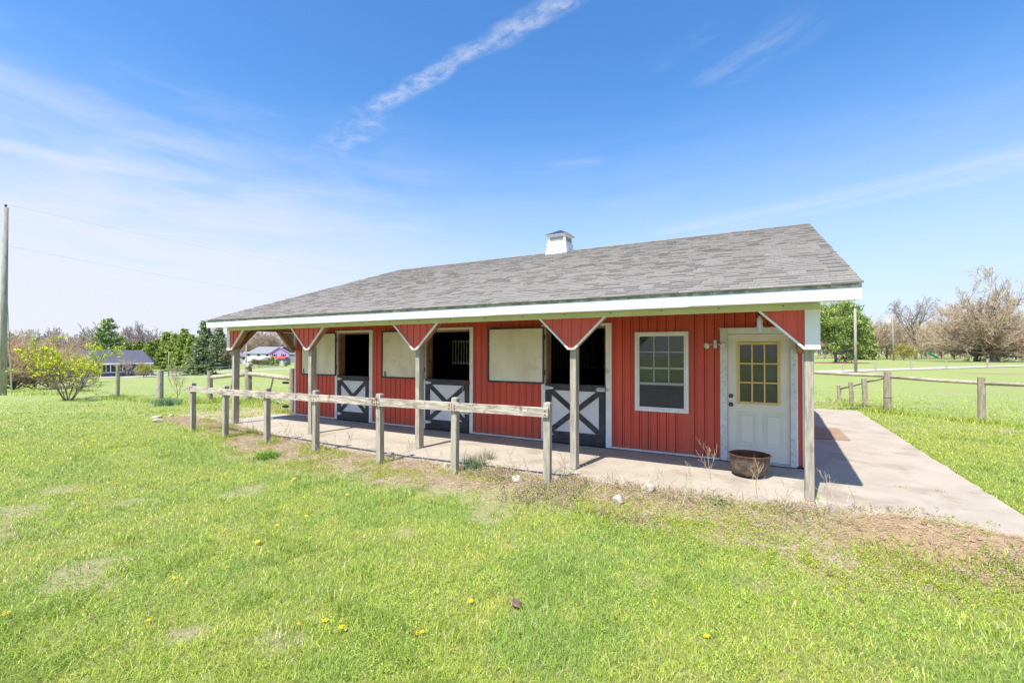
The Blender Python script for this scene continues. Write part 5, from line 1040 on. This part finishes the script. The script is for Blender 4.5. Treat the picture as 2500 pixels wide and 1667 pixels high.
def polar(n, r0, r1, rng, expo, a0=-62, a1=58):
    """points round the standpoint, thinning out with distance"""
    u = rng.random(n); k = 2-expo; r_ = (r0**k+u*(r1**k-r0**k))**(1/k); a = R(1)*rng.uniform(a0, a1, n)+R(YAW)*0; an = math.atan2(_fw[1], _fw[0])-a; return CAM[0]+r_*np.cos(an), CAM[1]+r_*np.sin(an), r_
def okmask(x, y):
    inb = (x > -12.6) & (x < 1.94) & (y > edge_y(x)-.01) & (y < 9.02); return ~inb
rng = np.random.default_rng(77)
x, y, r_ = polar(900000, 1.6, 30, rng, 1.5, -64, 62); k = rng.random(len(x)) > .97*sstep(r_, 11, 28); x, y, r_ = x[k], y[k], r_[k]; B = bareness(x, y); S = scuff(x, y); k = okmask(x, y) & (rng.random(len(x)) > np.clip(B*.97+S*.62+(mnd_ := np.exp(-(((x-.9)/.95)**2+((y+2.55)/.62)**2)**2))*.95, 0, .985)); x, y, r_ = x[k], y[k], r_[k]
n1 = vnoise(x, y, 1.1, 31, 3); n2 = vnoise(x, y, 4.5, 32, 3); n3 = vnoise(x, y, .45, 33, 3); tuft = sstep(vnoise(x, y, 2.6, 34, 2), .66, .8)
cA, cB, cC, cD = np.array([.455, .545, .085]), np.array([.32, .475, .09]), np.array([.62, .64, .13]), np.array([.80, .70, .40])
col = cA+(cB-cA)*sstep(n1, .42, .66)[:, None]; col = col+(cC-col)*(sstep(n2, .55, .75)*.6)[:, None]; col = col+(cB*.85-col)*(tuft*.6)[:, None]; dry = rng.random(len(x)) < .06+.10*sstep(n3, .5, .7); col[dry] = cD; col *= rng.uniform(.6, 1.35, (len(x), 1))
hg = (.023+.026*rng.random(len(x)))*(1+.30*sstep(n1, .45, .7)+.8*tuft)*(1-.35*S[k]); hg[dry] *= .8; wd = .0036*(1+np.clip(r_-3, 0, 40)*.12)*rng.uniform(.7, 1.3, len(x)); hg *= 1+np.clip(r_-8, 0, 30)*.012
V, F, C = blades(x, y, hg, wd, np.full(len(x), .75), col, 1); o = npmesh('grass', V, F, M['grass'], C); tag(o, 'short fresh green lawn grass', 'grass', kind='stuff')
# longer tufts along fences, posts, pole and the path edge
TX = []; TY = []; TH = []
def tufts(cx, cy, n, sx, sy, h_): TX.append(rng.normal(cx, sx, n)); TY.append(rng.normal(cy, sy, n)); TH.append(rng.uniform(.5, 1, n)*h_)
for (fx, fy) in FP: tufts(fx, fy-.02, 160, .12, .10, .13)
for p in list(wpts)+[q[0] for q in pp]+[A_, B_]+[q[0] for q in small]: tufts(p[0], p[1], 420, .22, .2, .24)
for a, c in ((A_, B_), (B_, C_), (A_, small[0][0]), (wpts[0], pp[0][0]), (pp[0][0], pp[1][0]), (pp[1][0], pp[2][0]), (wpts[0], wpts[1])):
    for t_ in np.linspace(0, 1, 12): tufts(a[0]*(1-t_)+c[0]*t_, a[1]*(1-t_)+c[1]*t_, 110, .2, .2, .18)
for yy in np.arange(-1.6, 9, .22): tufts(2.0+.03*math.sin(yy*3), yy, 70, .045, .1, .07)
p = gpt(40, 958); tufts(p[0], p[1], 1800, 1.3, .5, .28); p = gpt(130, 962); tufts(p[0], p[1], 900, 1.2, .5, .22)
p = gpt(700, 1455); 
for u, v in ((2480, 1400), (2400, 1380), (2330, 1420), (2210, 1365), (2120, 1340), (1500, 1262), (1420, 1250), (1620, 1275), (700, 1570), (300, 1400), (820, 1470), (880, 1400), (1090, 1560), (640, 1110), (550, 1095), (760, 1130), (300, 1320), (1980, 1500), (2450, 1560)): p = gpt(u, v); tufts(p[0], p[1], 150, .10, .07, .10)
x = np.concatenate(TX); y = np.concatenate(TY); hg = np.concatenate(TH); k = okmask(x-.05, y+0*x) | (okmask(x, y-.04)); x, y, hg = x[k], y[k], hg[k]; q = rng.random((len(x), 1)); col = cB*(1-q)+cA*1.05*q; d_ = rng.random(len(x)) < .16; col[d_] = cD; col *= rng.uniform(.75, 1.25, (len(x), 1)); dd = np.hypot(x-CAM[0], y-CAM[1])
V, F, C = blades(x, y, hg, .0045*(1+np.clip(dd-3, 0, 40)*.10), np.full(len(x), .45), col, 2); o = npmesh('tall_grass', V, F, M['grass'], C); tag(o, 'longer unmown grass tufts round posts and edges', 'grass', kind='stuff')
jx = []; jy = []
for cx, cy, n_, sx, sy in ((.03, -1.55, 90, .006, .22), (.03, -.9, 20, .006, .1), (1.05, -.482, 26, .05, .004), (1.42, -.482, 16, .03, .004), (.55, 2.406, 20, .08, .004), (-3.005, -1.2, 22, .004, .1), (.6, -.484, 14, .04, .004)): jx.append(rng.normal(cx, sx, n_)); jy.append(rng.normal(cy, sy, n_))
jx = np.concatenate(jx); jy = np.concatenate(jy); V, F, C = blades(jx, jy, rng.uniform(.02, .05, len(jx)), np.full(len(jx), .004), np.full(len(jx), .8), np.array([[.38, .52, .14]])*rng.uniform(.7, 1.2, (len(jx), 1)), 6); V[:, 2] -= np.repeat(gz(jx, jy), 5); o = npmesh('joint_weeds', V, F, M['grass'], C); tag(o, 'small weeds sprouting from the joints of the concrete', kind='stuff')
# straw litter in the scruffy strip
n = 75000; x = rng.uniform(-14.6, 2.4, n); y = edge_y(x)-np.abs(rng.normal(0, .62, n))+.03; B = bareness(x, y); k = (rng.random(n) < B*.9*(1-.8*np.exp(-(((x-.95)/.95)**2+((y+2.52)/.58)**2)**2))) & okmask(x, y); x, y = x[k], y[k]; z = gz(x, y); az = rng.uniform(0, 6.28, len(x)); L = rng.uniform(.02, .12, len(x))*(1+2.2*(rng.random(len(x)) < .03)); tilt = rng.uniform(-.05, .35, len(x)); p0_ = np.stack([x, y, z+.008], 1); p1_ = p0_+np.stack([np.cos(az)*L, np.sin(az)*L, tilt*L+.004], 1)
V, F = tubes_np(p0_, p1_, np.full(len(x), .0017), np.full(len(x), .0012)); o = npmesh('dry_litter', V, F, M['straw']); tag(o, 'dry straw and dead stems littering the strip before the porch', 'litter', kind='stuff')
# creeping weeds: small round leaves, some with purple heads
n = 42000; x = rng.uniform(-13.5, 2.2, n); y = edge_y(x)-rng.uniform(-.02, 2.1, n); dens = sstep(vnoise(x, y, 2.6, 61, 3), .48, .64)*bareness(x, y)+.14*(sstep(x, -5, -1)*(y > edge_y(x)-1.6))+.30*sstep(x, -2.8, -1.8)*sstep(-x, -.4, .4)*(y > edge_y(x)-1.5); mk = np.exp(-(((x-.95)/.95)**2+((y+2.52)/.58)**2)**2); k = (rng.random(n) < dens*(1-mk*.96)) & okmask(x, y); x, y = x[k], y[k]; z = gz(x, y)
purp = (sstep(vnoise(x, y, 1.7, 62, 3), .38, .60)*sstep(x, -5.2, -3.8)*(y > edge_y(x)-1.15)) > rng.random(len(x)); hh = rng.uniform(.01, .05, len(x))*(1+purp*1.3); ctr = np.stack([x, y, z+hh], 1)
P_ = [leaf_tris(rng, ctr[~purp], 10, .016, .0135, (.42, .50, .08), up=1.6, var=.3), leaf_tris(rng, ctr[purp], 9, .016, .016, (.40, .46, .14), up=1.4, var=.3), leaf_tris(rng, ctr[purp]+[0, 0, .018], 5, .009, .014, (.55, .30, .38), up=1.0, var=.3)]
V, F, C = merge(P_); o = npmesh('ground_weeds', V, F, M['grass'], C); tag(o, 'creeping green weeds with purple flower heads along the slab', 'weeds', kind='stuff')
# clover patches inside the lawn
n = 30000; x, y, r_ = polar(n, 1.8, 12, rng, 1.4); k = (vnoise(x, y, 1.0, 91, 3) > .54) & okmask(x, y); x, y = x[k], y[k]; ctr = np.stack([x, y, gz(x, y)+.018+.015*rng.random(len(x))], 1)
V, F, C = leaf_tris(rng, ctr, 6, .014, .013, (.40, .56, .11), up=1.8, var=.3); o = npmesh('clover', V, F, M['grass'], C); tag(o, 'low broad leafed clover patches in the lawn', 'clover', kind='stuff')
# strappy clump and dandelion rosette
def clump(name, label, u, v, n, h_, wd_, col, lean=.5, sx=.06, cat='plant'):
    p = gpt(u, v); rg = np.random.default_rng(int(u)); x = rg.normal(p[0], sx, n); y = rg.normal(p[1], sx, n); V, F, C = blades(x, y, rg.uniform(.6, 1, n)*h_, np.full(n, wd_), np.full(n, lean), np.array(col)[None]*rg.uniform(.7, 1.3, (n, 1)), 5); o = npmesh(name, V, F, M['grass'], C); return tag(o, label, cat)
clump('strappy_clump', 'blue green strap leaved clump at the foot of a round fence post', 408, 990, 160, .34, .022, (.16, .28, .16), .8, .16)
clump('wiry_tuft', 'blue green wiry grass tuft right of the sixth fence post', 1155, 1150, 420, .30, .005, (.20, .28, .14), .55, .09)
clump('wiry_tuft', 'thin upright dark grass tuft at the slab edge before the middle stall', 1195, 1138, 90, .36, .005, (.17, .22, .11), .35, .05)
clump('broad_weed', 'broad leaved green weed at the slab edge below the iron cauldron', 1752, 1236, 26, .13, .03, (.13, .25, .04), .9, .03)
clump('green_weed', 'leafy green weed beside the last fence post', 1370, 1168, 260, .13, .016, (.13, .25, .06), .7, .07)
clump('green_weed', 'bright green weed clump below the fourth fence post', 655, 1118, 240, .12, .016, (.17, .32, .04), .8, .10)
# dandelions
dl = thing('dandelion', 'yellow dandelion flower low in the lawn', 'flower', group='dandelions in the lawn')
f = MB(); f.tube([(0, 0, -.01), (.002, 0, .035)], .0022, 5); f.build('stem', M['slide'] if False else mat('dandelion_stem', (.25, .34, .08)), dl)
f = MB(); rr5 = random.Random(9)
for k in range(34):
    a = k*2.39996; e = .004+.016*math.sqrt(k/34); z_ = .042-.010*(e/.02)**2; wv = .0034; dx, dy = math.cos(a), math.sin(a); f.add([(dx*e*.25-dy*wv*.5, dy*e*.25+dx*wv*.5, .036), (dx*e*.25+dy*wv*.5, dy*e*.25-dx*wv*.5, .036), (dx*e+dy*wv, dy*e-dx*wv, z_), (dx*e*1.12, dy*e*1.12, z_-.001), (dx*e-dy*wv, dy*e+dx*wv, z_)], [(0, 1, 2, 3, 4)])
f.lathe([(0, .040), (.007, .0385), (.010, .034), (.004, .030)], n=10); f.build('flower_head', M['dandelion'], dl)
DP = [(425, 1422), (363, 1523), (500, 1570), (160, 1608), (271, 1610), (292, 1637), (480, 1608), (595, 1571), (590, 1565), (631, 1332), (553, 1392), (675, 1291), (748, 1265), (728, 1534), (793, 1528), (833, 1545), (1030, 1553), (1018, 1555), (935, 1570), (925, 1607), (972, 1590), (1282, 1601), (1170, 1297), (1152, 1479), (2082, 1537), (2298, 1586), (1728, 1568), (1958, 1664), (283, 1188), (546, 1169), (267, 1228), (276, 1067), (203, 1081), (217, 1094), (228, 1080), (300, 1090), (350, 1089), (363, 1087), (415, 1105), (128, 1131), (64, 1080), (40, 1060), (140, 1054), (8, 1085), (2465, 1077), (848, 1215), (838, 1173), (1625, 1270), (720, 1175), (20, 1511), (2380, 1640)]
for i, (u, v) in enumerate(DP):
    p = gpt(u, v); o = dl if i == 0 else copy_tree(dl); s = rr5.uniform(.8, 1.35); o.location = (p[0], p[1], p[2]+.006); o.rotation_euler = (rr5.uniform(-.3, .3), rr5.uniform(-.3, .3), rr5.uniform(0, 6)); o.scale = (s, s, s)
